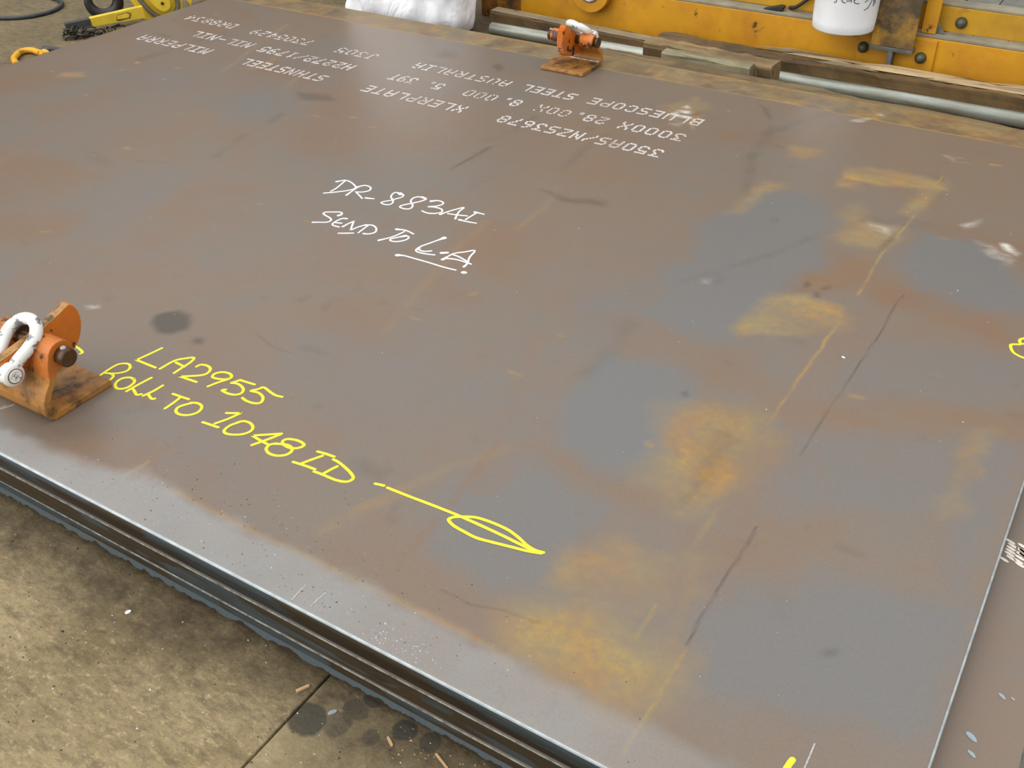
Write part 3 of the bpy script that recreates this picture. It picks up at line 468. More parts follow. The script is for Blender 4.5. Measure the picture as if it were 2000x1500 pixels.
RING = [(-0.37, 1.569), (-0.414, 1.612), (-0.436, 1.649), (-0.427, 1.672), (-0.406, 1.681), (-0.376, 1.677), (-0.338, 1.671), (-0.269, 1.642), (-0.234, 1.581), (-0.282, 1.54)]
DOTS = [(3.2602, 0.7065), (3.2657, 0.6984), (3.265, 0.691), (3.2648, 0.6839), (3.2647, 0.6769), (3.2593, 0.6605), (3.2686, 0.669), (3.2788, 0.7055), (3.2782, 0.6947), (3.2789, 0.6856), (3.2799, 0.6768), (3.2791, 0.6678), (3.2828, 0.6608), (3.2828, 0.694), (3.2844, 0.6847)]
TIDE = 12
PX = {'chipA': (2.8928, 1.0237)}
INK = [[(-0.0066, 0.1313), (-0.0047, 0.1254)], [(0.0012, 0.1235), (0.0043, 0.1333), (0.011, 0.1333), (0.0169, 0.1254)], [(0.0208, 0.1294), (0.0247, 0.1235), (0.0279, 0.1137), (0.0208, 0.1098)], [(0.0404, 0.1215), (0.0522, 0.1274), (0.0502, 0.1352), (0.0424, 0.1294), (0.0463, 0.1156), (0.0561, 0.1129)], [(0.058, 0.1176), (0.0678, 0.1215), (0.0647, 0.1294), (0.058, 0.1215)], [(0.0698, 0.149), (0.0718, 0.1156)], [(0.0796, 0.1215), (0.0894, 0.1294), (0.0796, 0.1313), (0.0816, 0.1156), (0.0933, 0.1117), (0.0972, 0.1137)], [(0.1462, 0.1333), (0.1521, 0.098)], [(0.1462, 0.1333), (0.1306, 0.098), (0.1168, 0.0902)], [(0.1443, 0.1333), (0.1149, 0.1156)], [(0.1502, 0.1313), (0.158, 0.1058)], [(0.1306, 0.1313), (0.1658, 0.1294)]]

# ------------------------------------------------------------------ setting: two concrete slabs with a joint at x = 2.46
fl = empty('floor', (0, 0, 0), kind='structure', label='brown stained concrete yard floor')
st = [(x, y, max(r, .012), k) for (x, y, r), k in zip(STAINS, (.85, .85, .5, .6, .95, .75, .5, .7))]
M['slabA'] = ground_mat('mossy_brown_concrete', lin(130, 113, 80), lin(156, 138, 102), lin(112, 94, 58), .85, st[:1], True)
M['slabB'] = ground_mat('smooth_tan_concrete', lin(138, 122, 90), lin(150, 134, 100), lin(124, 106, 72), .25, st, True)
M['slabC'] = ground_mat('dark_brown_concrete', lin(104, 90, 62), lin(122, 106, 76), lin(92, 78, 50), .8)  # darker tone of the concrete, for the ground past the left end
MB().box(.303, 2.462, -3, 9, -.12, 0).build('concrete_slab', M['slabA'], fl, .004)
MB().box(-7, .30, -3, 9, -.12, 0).build('concrete_slab', M['slabC'], fl, .004)
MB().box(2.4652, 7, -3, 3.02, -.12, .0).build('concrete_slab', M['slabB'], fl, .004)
MB().box(-7, 7, -3, 9, -.2, -.121).build('sub_base', M['slabA'], fl)
x = 2.470
while x < 6.8:                                   # grey paving strips behind the yellow frame
    MB().box(x, x+.126, 3.026, 9, -.12, 0).build('paving_strip', M['gslab'], fl, .003); x += .13

# unseen walls, added so the far end of the plate mirrors something dark
M['clad'] = plain('added_wall_cladding', lin(92, 84, 72), .7, 0, .2, 3)
def cladding(name, L, Hh, loc, rz):
    m = MB(); P = []; k = 0
    while k*.1 < L:
        P += [(k*.1, 0), (k*.1+.045, 0), (k*.1+.06, -.02), (k*.1+.085, -.02)]; k += 1
    P += [(k*.1, 0), (k*.1, .05), (0, .05)]
    o = m.prism(P, 0, Hh, 'xyz').build(name, M['clad'], None, kind='structure'); o.location = loc; o.rotation_euler = (0, 0, rz); return o
cladding('added_wall_back', 13.8, 4.2, (-6.9, 7.4, 0), 0)
cladding('added_wall_left', 10.2, 4.2, (-6.6, -2.9, 0), R(90))

# ------------------------------------------------------------------ the stack of plates
def plate(name, x0, x1, y0, y1, z0, z1, top, edge, arris, ch=.004, yaw=0):
    """plate with chamfered top arrises; top face = slot 0, sides = slot 1, chamfer = slot 2"""
    v = [(x0, y0, z0), (x1, y0, z0), (x1, y1, z0), (x0, y1, z0), (x0, y0, z1-ch), (x1, y0, z1-ch), (x1, y1, z1-ch), (x0, y1, z1-ch),
         (x0+ch, y0+ch, z1), (x1-ch, y0+ch, z1), (x1-ch, y1-ch, z1), (x0+ch, y1-ch, z1)]
    f = [(3, 2, 1, 0), (8, 9, 10, 11)]; mi = [1, 0]
    for i in range(4):
        j = (i+1) % 4; f += [(i, j, 4+j, 4+i), (4+i, 4+j, 8+j, 8+i)]; mi += [1, 2]
    me = bpy.data.meshes.new(name); me.from_pydata(v, [], f); me.update()
    for p, k in zip(me.polygons, mi): p.material_index = k
    for m in (top, edge, arris): me.materials.append(m)
    o = bpy.data.objects.new(name, me); COL.objects.link(o); return o

# top plate: chamfered rim + a fine grid on top carrying the rust and stain map
L_, W_ = 3.2533, 2.4
nx, ny = 930, 686
rs = np.random.RandomState(3)
def vnoise(X, Y, sc, seed, oct=3):
    out = np.zeros_like(X); amp = 1; tot = 0
    for o in range(oct):
        g = np.random.RandomState(seed+o).rand(64, 64); x = X*sc+o*7.3+seed; y = Y*sc+o*3.1+seed*.7
        i = np.floor(x).astype(int); j = np.floor(y).astype(int); u = x-i; v = y-j
        u = u*u*(3-2*u); v = v*v*(3-2*v)
        q = lambda a, b: g[a % 64, b % 64]
        out += amp*((q(i, j)*(1-u)+q(i+1, j)*u)*(1-v)+(q(i, j+1)*(1-u)+q(i+1, j+1)*u)*v); tot += amp; amp *= .55; sc *= 2.1
    return out/tot-.5
def sstep(x): x = np.clip(x, 0, 1); return x*x*(3-2*x)
ch = .0030
gx = np.linspace(ch, L_-ch, nx); gy = np.linspace(ch, W_-ch, ny)
GX, GY = np.meshgrid(gx, gy); X = GX.ravel(); Y = GY.ravel()
wx = vnoise(X, Y, 9, 11)*.09+vnoise(X, Y, 45, 15, 2)*.02; wy = vnoise(X, Y, 9, 21)*.07+vnoise(X, Y, 45, 25, 2)*.02
chan = {k: np.zeros_like(X) for k in 'ORBWD'}
def seg_d(px, py, poly, closed):
    d = np.full_like(px, 9.); m = len(poly)
    for i in range(m if closed else m-1):
        (ax, ay), (bx, by) = poly[i], poly[(i+1) % m]
        ex, ey = bx-ax, by-ay; t = np.clip(((px-ax)*ex+(py-ay)*ey)/(ex*ex+ey*ey+1e-12), 0, 1)
        d = np.minimum(d, (px-ax-t*ex)**2+(py-ay-t*ey)**2)
    return np.sqrt(d)
def inside(px, py, poly):
    c = np.zeros(px.shape, bool); m = len(poly)
    for i in range(m):
        (ax, ay), (bx, by) = poly[i], poly[i-1]
        if ay == by: continue
        c ^= ((ay > py) != (by > py)) & (px < (bx-ax)*(py-ay)/(by-ay)+ax)
    return c
for k, s, so, poly in PATCHES:
    xs = [p[0] for p in poly]; ys = [p[1] for p in poly]; mg = so*2+.08
    ii = np.where((X > min(xs)-mg) & (X < max(xs)+mg) & (Y > min(ys)-mg) & (Y < max(ys)+mg))[0]
    if not len(ii): continue
    wk = min(1., so/.03); stk = np.clip(.95+vnoise(X[ii]*.22, Y[ii], 16, 91)*1.7, .35, 1.2) if k in 'OR' else (np.clip(.35+vnoise(X[ii]*.4, Y[ii], 45, 95)*2.8, 0, 1) if k == 'W' else 1.)
    px = X[ii]+wx[ii]*wk; py = Y[ii]+wy[ii]*wk
    d = seg_d(px, py, poly, True); d = np.where(inside(px, py, poly), d, -d)
    chan[k][ii] = np.maximum(chan[k][ii], s*stk*sstep(.5+.5*d/so))
for k, s, so, poly in LINES:
    xs = [p[0] for p in poly]; ys = [p[1] for p in poly]; mg = so*3+.03
    ii = np.where((X > min(xs)-mg) & (X < max(xs)+mg) & (Y > min(ys)-mg) & (Y < max(ys)+mg))[0]
    if not len(ii): continue
    wk = .12
    so = so*(.5 if k == 'D' else .75) if so < .006 else so; d = seg_d(X[ii]+wx[ii]*wk, Y[ii]+wy[ii]*wk, poly, False)
    br = np.clip(.75+vnoise(X[ii], Y[ii], 20, 71)*1.6, .1, 1)
    chan[k][ii] = np.maximum(chan[k][ii], s*br*sstep(1-d/(so*1.6)))
n1 = vnoise(X, Y, 5, 31); n2 = vnoise(X, Y, 22, 41); n3 = vnoise(X, Y, 60, 51, 2)
# primer stripe along the far edge: olive ochre with an orange rust line on both borders
yb = 2.272+n2*.012
stripe = sstep((Y-yb)/.012+.5)
chan['O'] = np.maximum(chan['O'], stripe*np.clip(.46+n1*.4+n2*.8, 0, .75))
chan['O'] = np.maximum(chan['O'], sstep(1-np.abs(Y-yb)/.010)*np.clip(.7+n2*1.2+n1*.9, 0, 1))
chan['O'] = np.maximum(chan['O'], sstep((Y-2.362-n2*.05)/.028)*np.clip(.95+n2*1.5+n3*.6, 0, 1))
chan['D'] = np.maximum(chan['D'], stripe*np.clip(.28+n1*.4-n2*.5, 0, .5))
# faint random streaks across the plate and small rust specks
rq_ = random.Random(77); RAND = []
for _ in range(60):
    x, y = rq_.uniform(.1, 3.1), rq_.uniform(.1, 2.0); a = R(90+rq_.gauss(0, 12)); l = rq_.uniform(.15, .6); s_ = rq_.uniform(.1, .3)
    RAND.append((rq_.choice('RRRRDO'), s_*.85, rq_.uniform(.006, .022), [(x, y), (x+math.cos(a)*l*.5+rq_.gauss(0, .01), y+math.sin(a)*l*.5), (x+math.cos(a)*l, y+math.sin(a)*l)]))
for _ in range(45):
    x, y = rq_.uniform(.1, 3.1), rq_.uniform(.1, 2.1); l = rq_.uniform(.03, .16); a = R(rq_.gauss(0, 25))
    RAND.append((rq_.choice('DRRB'), rq_.uniform(.12, .3), rq_.uniform(.008, .025), [(x, y), (x+math.cos(a)*l, y+math.sin(a)*l)]))
for _ in range(40):
    x, y = rq_.uniform(.1, 3.1), rq_.uniform(.1, 2.2); RAND.append(('O', rq_.uniform(.3, .7), rq_.uniform(.004, .009), [(x, y), (x+rq_.uniform(.004, .02), y+rq_.gauss(0, .004))]))
for k, s, so, poly in RAND:
    xs = [p[0] for p in poly]; ys = [p[1] for p in poly]; mg = so*2+.03
    ii = np.where((X > min(xs)-mg) & (X < max(xs)+mg) & (Y > min(ys)-mg) & (Y < max(ys)+mg))[0]
    if not len(ii): continue
    d = seg_d(X[ii]+wx[ii]*.25, Y[ii]+wy[ii]*.25, poly, False)
    br = np.clip(.7+vnoise(X[ii], Y[ii], 18, 77)*1.8, .1, 1)
    chan[k][ii] = np.maximum(chan[k][ii], s*br*sstep(1-d/(so*1.5)))
# general faint rust clouds and wipe streaks
chan['R'] = np.maximum(chan['R'], np.clip(vnoise(X, Y, 2.3, 61)*1.3+.02, 0, .32)*sstep((2.45-X)/1.2))
# rust along the left end
chan['R'] = np.maximum(chan['R'], sstep((.16-X)/.12)*np.clip(.4+n1*.8, 0, .7))
chan['D'] = np.maximum(chan['D'], np.clip(vnoise(X, Y, 14, 81)*1.2-.33, 0, .3))
chan['O'] = np.clip(chan['O']*1.22, 0, 1)
# cleaner strip between the tide line and the near edge
tide = np.interp(X, [p[0] for p in LINES[TIDE][3]], [p[1] for p in LINES[TIDE][3]])
near = sstep((tide-Y+n2*.03)/.035+.3)*np.clip(1-sstep((X-2.9)/.35), 0, 1)
near = near*np.clip(.8+n1*.8, 0, 1)
for k, f in (('R', .75), ('O', .35)): chan[k] *= 1-f*near
v = np.empty((nx*ny, 3), np.float32); v[:, 0] = X; v[:, 1] = Y; v[:, 2] = T
i = np.arange(nx-1); j = np.arange(ny-1); I, J = np.meshgrid(i, j); a = (J*nx+I).ravel()
quads = np.stack([a, a+1, a+1+nx, a+nx], 1).astype(np.int32)
rim = [(0, 0, T-.034), (L_, 0, T-.034), (L_, W_, T-.034), (0, W_, T-.034), (0, 0, T-ch), (L_, 0, T-ch), (L_, W_, T-ch), (0, W_, T-ch)]
NV = nx*ny; c4 = [0, nx-1, NV-1, NV-nx]
rq = [(NV+3, NV+2, NV+1, NV)]; rmi = [1]
for k in range(4):
    k2 = (k+1) % 4
    rq += [(NV+k, NV+k2, NV+4+k2, NV+4+k)]; rmi += [1]
bord = [list(range(0, nx)), list(range(nx-1, NV, nx)), list(range(NV-1, NV-nx-1, -1)), list(range(NV-nx, -1, -nx))]
big = [tuple([NV+4+k, NV+4+(k+1) % 4] + bord[k][::-1]) for k in range(4)]
verts = np.vstack([v, np.array(rim, np.float32)])
me = bpy.data.meshes.new('steel_plate')
faces_n = len(quads)+len(rq)+len(big)
loops = np.concatenate([quads.ravel()]+[np.array(q, np.int32) for q in rq+big])
tot = np.concatenate([np.full(len(quads), 4)]+[np.array([len(q)]) for q in rq+big]).astype(np.int32)
me.vertices.add(len(verts)); me.vertices.foreach_set('co', verts.ravel())
me.loops.add(len(loops)); me.loops.foreach_set('vertex_index', loops.astype(np.int32))
me.polygons.add(faces_n); me.polygons.foreach_set('loop_start', (np.cumsum(tot)-tot).astype(np.int32))
mi = np.concatenate([np.zeros(len(quads)), np.array(rmi), np.full(4, 2)]).astype(np.int32)
me.polygons.foreach_set('material_index', mi)
me.update(calc_edges=True); me.validate()
for nm, ks in (('patchA', 'ORB'), ('patchB', 'WDN')):
    at = me.color_attributes.new(nm, 'FLOAT_COLOR', 'POINT'); c = np.zeros((len(verts), 4), np.float32); c[:, 3] = 1
    for q, k in enumerate(ks): c[:NV, q] = near if k == 'N' else chan[k]
    at.data.foreach_set('color', c.ravel())
for m in (M['steel'], M['edge'], M['arris']): me.materials.append(m)
top = bpy.data.objects.new('steel_plate', me); COL.objects.link(top)
GP = 'steel plates stacked flat'
tag(top, 'topmost rust-stained steel plate covered in white and yellow lettering', 'steel plate', GP)
p2 = plate('steel_plate', .01, 3.348, -.004, 2.39, T-.069, T-.035, M['steel2'], M['edge2'], M['arris2'], .0014)
tag(p2, 'middle steel plate of the stack, jutting past the top plate at the right', 'steel plate', GP)
p3 = plate('steel_plate', .02, 3.56, 0, 2.385, T-.104, T-.070, M['steel2'], M['edge3'], M['arris2'], .0014)
p3.rotation_euler = (0, 0, R(-.2)); p3.location = (0, .002, 0)
tag(p3, 'lowest steel plate of the stack with ragged blue-grey scaled edge, nearest the ground', 'steel plate', GP)
for k, xx in enumerate((.35, 1.25, 2.15, 3.0)):     # dunnage that carries the stack
    o = MB().box(-.045, .045, -1.08, 1.08, 0, T-.1045).build('timber_bearer', M['wood_brown'], None, .003)
    o.location = (xx, 1.2, 0)
    tag(o, 'dark timber bearer under the plate stack, '+('nearest its left end', 'second from its left end', 'second from its right end', 'nearest its right end')[k], 'timber', 'bearers under the plate stack')

# paint beads: strokes lying on the plate
BZ = 0
def bead(mb, pts, r, z, r0=1, r1=1, n=4, h=.0009):
    global BZ; BZ = (BZ+1) % 12; z += BZ*.00004
    P = smooth_path([(p[0], p[1], 0) for p in pts], n); m = len(P)
    ln = [0.]
    for a, b in zip(P, P[1:]): ln.append(ln[-1]+(b-a).length)
    V = []; F = []
    for k in range(m):
        t = (P[min(k+1, m-1)]-P[max(k-1, 0)]); t = t.normalized() if t.length > 1e-9 else Vector((1, 0, 0)); nn = Vector((-t.y, t.x, 0))
        e0 = max(0, 1-ln[k]/.014); e1 = max(0, 1-(ln[-1]-ln[k])/.014)
        rr = r*(1+(r0-1)*e0+(r1-1)*e1)*(1+rnd.uniform(-.03, .03))
        p = P[k]; V += [p+nn*rr+Vector((0, 0, z)), p+nn*rr*.5+Vector((0, 0, z+h)), p-nn*rr*.5+Vector((0, 0, z+h)), p-nn*rr+Vector((0, 0, z))]
    for k in range(m-1):
        for q in range(3): F.append((k*4+q, k*4+q+1, k*4+q+5, k*4+q+4))
    mb.add(V, F)
    for k, rf in ((0, r0), (m-1, r1)):
        c = P[k]; rr = r*max(rf, 1)*1.02
        ring = [c+Vector((rr*math.cos(a*math.pi/5), rr*math.sin(a*math.pi/5), z)) for a in range(10)]
        top_ = [c+Vector((rr*.5*math.cos(a*math.pi/5), rr*.5*math.sin(a*math.pi/5), z+h+.00012)) for a in range(10)]
        mb.add(ring+top_, [(a, (a+1) % 10, 10+(a+1) % 10, 10+a) for a in range(10)]+[tuple(range(10, 20))])
ZP = T+.0002
names = {'LA2955': 'yellow handwriting LA2955', 'ROLL': 'yellow handwriting ROLL', 'TO': 'yellow handwriting TO', '1048': 'yellow handwriting 1048', 'ID': 'yellow handwriting ID', 'dash': 'short yellow dash before the arrow', 'arrow': 'long yellow looped arrow',
         'arc': 'yellow stroke passing behind the near clamp', 'right': 'yellow hook of a digit cut by the right side of the photo', 'bottom': 'yellow stroke end cut by the bottom of the photo'}
for k, ss in YELLOW.items():
    mb = MB()
    for s in ss: bead(mb, s, {'bottom': .0040, 'right': .0030, 'arc': .0027}.get(k, .0029), ZP)
    mb.build('painted_marking', M['yellow_paint'], top, label=names[k])
for k, ss in WHITE.items():
    mb = MB()
    for s, a, b in ss: bead(mb, s, .0024, ZP, a, b)
    mb.build('painted_marking', M['white_paint'], top, label={'DR': 'white handwriting DR. 883AI', 'SEND': 'white handwriting SEND TO L.A.'}[k])
for s in CHALK:
    mb = MB(); bead(mb, s, .0011, ZP, 1, 1, 2, .0003); mb.build('chalk_line', M['chalk'], top)

# mill stencil: 5 x 7 dot characters, read from the far side
FONT = {'0': '01110 10001 10001 10001 10001 10001 01110', '1': '00100 01100 00100 00100 00100 00100 01110', '2': '01110 10001 00001 00110 01000 10000 11111',
 '3': '11111 00010 00100 00010 00001 10001 01110', '4': '00010 00110 01010 10010 11111 00010 00010', '5': '11111 10000 11110 00001 00001 10001 01110',
 '6': '00110 01000 10000 11110 10001 10001 01110', '7': '11111 00001 00010 00100 00100 01000 01000', '8': '01110 10001 10001 01110 10001 10001 01110',
 '9': '01110 10001 10001 01111 00001 00010 01100', 'A': '01110 10001 10001 11111 10001 10001 10001', 'B': '11110 10001 10001 11110 10001 10001 11110',
 'C': '01110 10001 10000 10000 10000 10001 01110', 'D': '11110 10001 10001 10001 10001 10001 11110', 'E': '11111 10000 10000 11110 10000 10000 11111',
 'H': '10001 10001 10001 11111 10001 10001 10001', 'I': '11111 00100 00100 00100 00100 00100 11111', 'J': '00111 00010 00010 00010 00010 10010 01100',
 'L': '10000 10000 10000 10000 10000 10000 11111', 'M': '10001 11011 10101 10101 10001 10001 10001', 'N': '10001 11001 10101 10101 10011 10001 10001',
 'O': '01110 10001 10001 10001 10001 10001 01110', 'P': '11110 10001 10001 11110 10000 10000 10000', 'R': '11110 10001 10001 11110 10100 10010 10001',
 'S': '01111 10000 10000 01110 00001 00001 11110', 'T': '11111 00100 00100 00100 00100 00100 00100', 'U': '10001 10001 10001 10001 10001 10001 01110',
 'X': '10001 10001 01010 00100 01010 10001 10001', 'Z': '11111 00001 00010 00100 01000 10000 11111', '/': '00001 00001 00010 00100 01000 10000 10000',
 '.': '00000 00000 00000 00000 00000 01100 01100', '-': '00000 00000 00000 11111 00000 00000 00000', ' ': '00000 00000 00000 00000 00000 00000 00000'}
WORDS = [  # text, x of the first edge, x of the last edge, y of the letter tops
 [('350AS/NZS3678', 2.178, 1.667, 1.709), ('XLERPLATE', 1.538, 1.168, 1.712), ('STHNSTEEL', 1.002, .652, 1.711), ('MILPERRA', .482, .149, 1.722)],
 [('3000X', 2.184, 1.991, 1.841), ('28.', 1.942, 1.838, 1.842), ('00X', 1.822, 1.716, 1.838), ('8.', 1.654, 1.592, 1.838), ('000', 1.567, 1.46, 1.838), ('5.', 1.369, 1.312, 1.839), ('39T', 1.2657, 1.174, 1.839),
  ('H2272/1795', 1.011, .614, 1.84), ('NIL', .56, .452, 1.845), ('-NIL', .436, .278, 1.848)],
 [('BLUESCOPE', 2.180, 1.823, 1.970), ('STEEL', 1.768, 1.588, 1.968), ('AUSTRALIA', 1.535, 1.174, 1.967), ('J305', 1.01, .85, 1.965), ('7305429', .719, .45, 1.972), ('DR8834', .35, .112, 1.982)]]
faded = {'AUSTRALIA': 1, '000': 1, '00X': 1, 'DR8834': 1, 'J305': 1, '7305429': 1}
for li, line in enumerate(WORDS):
    rr = random.Random(li)
    for txt, xa, xb, yt in line:
        mb = MB()
        nch = len(txt); adv = (xa-xb)/(nch-1+.66) if nch > 1 else .04; cp = adv*.66/4.6; rp_ = .0495/6.4
        for q, chx in enumerate(txt):
            for r_, row in enumerate(FONT[chx].split()):
                for c_, bit in enumerate(row):
                    if bit == '1':
                        if txt in faded and rr.random() < .10: continue
                        cx = xa-q*adv-c_*cp-cp*.3+rr.uniform(-.0004, .0004); cy = yt+r_*rp_+rp_*.2+rr.uniform(-.0004, .0004)
                        ex, ey = .0041, .0052
                        if txt in faded: ex, ey = .0036, .0046
                        mb.add([(cx+ex*math.cos(a*math.pi/3), cy+ey*math.sin(a*math.pi/3), ZP+.0002) for a in range(6)], [tuple(range(6))])
        mb.build('stencilled_word', M['stencil'], top)
# big stencil dots on the middle plate
mb = MB()
for (cx, cy) in DOTS:
    mb.add([(cx+.0085*math.cos(a*math.pi/5)*math.cos(.3)-.0028*math.sin(a*math.pi/5)*math.sin(.3), cy-.0085*math.cos(a*math.pi/5)*math.sin(.3)+.0034*math.sin(a*math.pi/5), T-.0347) for a in range(10)], [tuple(range(10))])
mb.build('stencilled_mark', plain('cream_stencil', lin(226, 214, 200), .6, 0, .06, 80), p2, label='cream stencil dots on the jutting strip')

# ------------------------------------------------------------------ plate clamps
def arc(cx, cy, r, a0, a1, n): return [(cx+r*math.cos(R(a0+(a1-a0)*k/n)), cy+r*math.sin(R(a0+(a1-a0)*k/n))) for k in range(n+1)]
HX = .077
def make_clamp(loc, rz, weld, label, zs=1., lift=0., br=.0265, pl=1.):
    t = empty('plate_clamp', loc, rz, label=label, cat='clamp', group='orange plate lifting clamps')
    Z = lambda z: z if z < .02 else .02+(z-.02)*zs
    PZ = Z(.112)
    body = [(.128, 0), (.130, .004), (.128, .013), (.03, .013), (.016, .0145), (.0085, .02), (.006, .03), (.007, .042), (.0135, .054), (.026, .068), (.030, .076),
            (.016, .082), (.012, .072), (0, .058), (-.0065, .045), (-.010, .03), (-.0085, .015), (-.004, .005), (.004, 0)]
    m = MB(); m.prism([(u, Z(z)) for u, z in body], -HX, HX); m.build('jaw', M['orange_rusty'], t, .0018)
    ck = [(.0135, Z(.072)), (.0245, Z(.066)), (.032, Z(.082)), (.040, PZ-br*.89)] + arc(.051, PZ, br, -110, 150, 16) + [(.0225+(.0265-br)*.9, PZ), (.0185, Z(.098))]
    for s in (-1, 1):
        a, b = (.029*s, (HX-.0007)*s); m = MB(); m.prism(ck, min(a, b), max(a, b)); m.build('cheek', M['orange_worn'], t, .0015)
    m = MB(); m.lathe([(.0125, -HX-.004), (.0155, -HX-.004), (.017, -HX-.007), (.017, -HX-.008-.012*pl), (.015, -HX-.010-.012*pl)][::-1]+[(.0155, HX+.004), (.017, HX+.006), (.017, HX+.007+.012*pl), (.0145, HX+.010+.012*pl)], (0, .051, PZ), 'x', 20)
    pin = m.build('pivot_pin', M['pin'], t)
    for s in (-1, 1):
        m = MB(); m.lathe([(.0052, -.003), (.0052, .003), (.0036, .0042)], (0, 0, 0), 'z', 12)
        o = m.build('set_screw', M['weld'], pin); o.location = (s*(HX+.006+.005*pl), .051, PZ+.0165)
    # cam: gripping lobe with teeth, lever arm with an eye
    A = [(.133, .150), (.1385, .143), (.1425, .135), (.145, .126), (.1455, .117), (.1445, .108), (.142, .099), (.138, .090), (.133, .081), (.126, .073), (.118, .066)]
    teeth = []
    for k in range(len(A)-1):
        (ax, ay), (bx, by) = A[k], A[k+1]; nx_, ny_ = (by-ay), -(bx-ax); l = math.hypot(nx_, ny_); nx_, ny_ = -nx_/l, -ny_/l
        for q in (0, .5):
            px, py = ax+(bx-ax)*q, ay+(by-ay)*q; teeth += [(px, py), (px+(bx-ax)*.25+nx_*.0022, py+(by-ay)*.25+ny_*.0022)]
    teeth.append(A[-1])
    camp = teeth + [(.100, .058), (.07, .058), (.035, .068), (0, .075), (-.025, .078)] + arc(-.02, .0955, .0185, 255, 110, 8) + [(0, .1175), (.051, .1255), (.078, .1335), (.110, .1425)]
    ca, sa = math.cos(lift), math.sin(lift)
    tu = lambda L: [(.051+(u-.051)*ca-(z-.112)*sa, PZ+(u-.051)*sa+(z-.112)*ca) for u, z in L]
    m = MB(); m.prism(tu(camp), -.010, .010); c = m.build('cam', M['orange'], t, .0006)
    m = MB(); m.prism(tu([(-.026, .1145), (0, .1178), (.051, .1258), (.078, .1338), (.110, .1428), (.132, .1503), (.1315, .1512), (.110, .1437), (.078, .1346), (.051, .1266), (0, .1186), (-.026, .1153)]), -.0095, .0095)
    m.build('cam_top_edge', M['cam_edge'], c, label='tan rubbed top edge of the cam')
    if weld:
        m = MB(); pts = [(-HX+.004+k*.0075, .012, .0155) for k in range(20)]
        m.tube(pts, [.0042+.0011*math.sin(k*2.1) for k in range(20)], 8); m.build('weld_bead', M['weld'], t)
    # shackle, a thing of its own, hung in the eye of the lever
    return t
def make_shackle(loc, rz, label, pu=-.02, pz=.0955, tilt=37.):
    # shackle frame: origin on the clamp's base; pin axis along x through (u=-.02, z=.0955)
    t = empty('bow_shackle', loc, rz, label=label, cat='shackle', group='white bow shackles on the clamps')
    d = Vector((0, math.cos(R(tilt)), math.sin(R(tilt)))); P0 = Vector((0, pu, pz))
    if True:
        cyc = []
        ring = .034
        left = [(.0285, 0), (.0262, .012), (.0255, .022), (.0285, .036), (.0325, .05)]
        arcp = [(ring*math.cos(R(a)), .066+ring*math.sin(R(a))) for a in range(0, 181, 15)]
        path = left + arcp + [(-x, s) for x, s in left[::-1]]
        pts = smooth_path([P0+Vector((x, 0, 0))+d*s for x, s in path], 3)
        m = MB(); m.tube(pts, .0112, 14)
        for s in (-1, 1):
            m.lathe([(.012, -.0105), (.0195, -.0095), (.0205, -.006), (.0205, .006), (.0195, .0095), (.012, .0105)], (s*.0285, pu, pz), 'x', 24)
        m.build('bow', M['shackle'], t)
        m = MB(); m.lathe([(.0105, -.044), (.0125, -.043), (.0125, .0405), (.0115, .0415)], (0, pu, pz), 'x', 24); m.build('shackle_pin', M['shackle'], t)
        m = MB(); m.lathe([(.0125, 0), (.0138, .0), (.0138, .0008), (.0125, .0008)], (.0397, pu, pz), 'x', 24, caps=False); m.build('pin_groove', M['pin'], t)
    return t
CL = (1.692, .107, T+.0004); CR = (1.626, 2.292, T+.0004)
make_clamp(CL, 0, False, 'chipped orange plate clamp at the near edge, left side, beside the yellow handwriting')
make_clamp(CR, math.pi, True, 'orange plate clamp at the far edge in front of the galvanised pipe', .76, R(16), .0225, .3)
make_shackle(CL, 0, 'white bow shackle with its rounded eye turned to the camera, on the near clamp')
shk = make_shackle(CR, math.pi, 'white bow shackle on the far clamp, seen edge on', -.014, .070, 32.)

shk.location.x -= .008; shk.location.z += .020; shk.rotation_euler = (0, R(-11), math.pi)

# ------------------------------------------------------------------ far side: pipe, timbers, yellow frame
m = MB(); m.lathe([(.0195, -1.22), (.0235, -1.22), (.0238, -1.217), (.0238, 1.45), (.0195, 1.45), (.0195, -1.2)], (0, 0, .0238), 'x', 28, caps=False)
o = m.build('steel_pipe', M['galv']); o.location = (2.19, 2.776, 0); o.rotation_euler = (0, 0, R(.55))
tag(o, 'long galvanised pipe lying beyond the far edge of the plate', 'pipe')

def timber(name, x0, x1, w0, w1, h0, h1, mat, seed, amp=.006, nseg=40, bev=.004, pale=None):
    """sawn baulk lying along x with an uneven top and faces; w/h at both ends"""
    rr = random.Random(seed); V = []; F = []; sec = 8
    ph = [rr.uniform(0, 6) for _ in range(8)]
    for k in range(nseg+1):
        t = k/nseg; x = x0+(x1-x0)*t; wv = w0+(w1-w0)*t; h = h0+(h1-h0)*t
        j = lambda q: amp*(math.sin(9*t*3+ph[q])*.4+math.sin(23*t*2+ph[(q+1) % 8])*.3+rr.uniform(-.35, .35))
        b = .006
        V += [(x, 0, 0), (x, wv, 0), (x, wv+j(0), h*.5), (x, wv+j(1), h-b+j(2)), (x, wv-b+j(1), h+j(2)), (x, wv*.45+j(3), h+j(3)*.8), (x, b+j(4), h+j(5)), (x, j(4), h-b+j(5)), (x, j(6), h*.5)]
    n_ = 9
    for k in range(nseg):
        for q in range(n_): F.append((k*n_+q, (k+1)*n_+q, (k+1)*n_+(q+1) % n_, k*n_+(q+1) % n_))
    F += [tuple(range(n_)), tuple(range(nseg*n_, nseg*n_+n_))[::-1]]
    m = MB(); m.add(V, F); return m.build(name, mat)
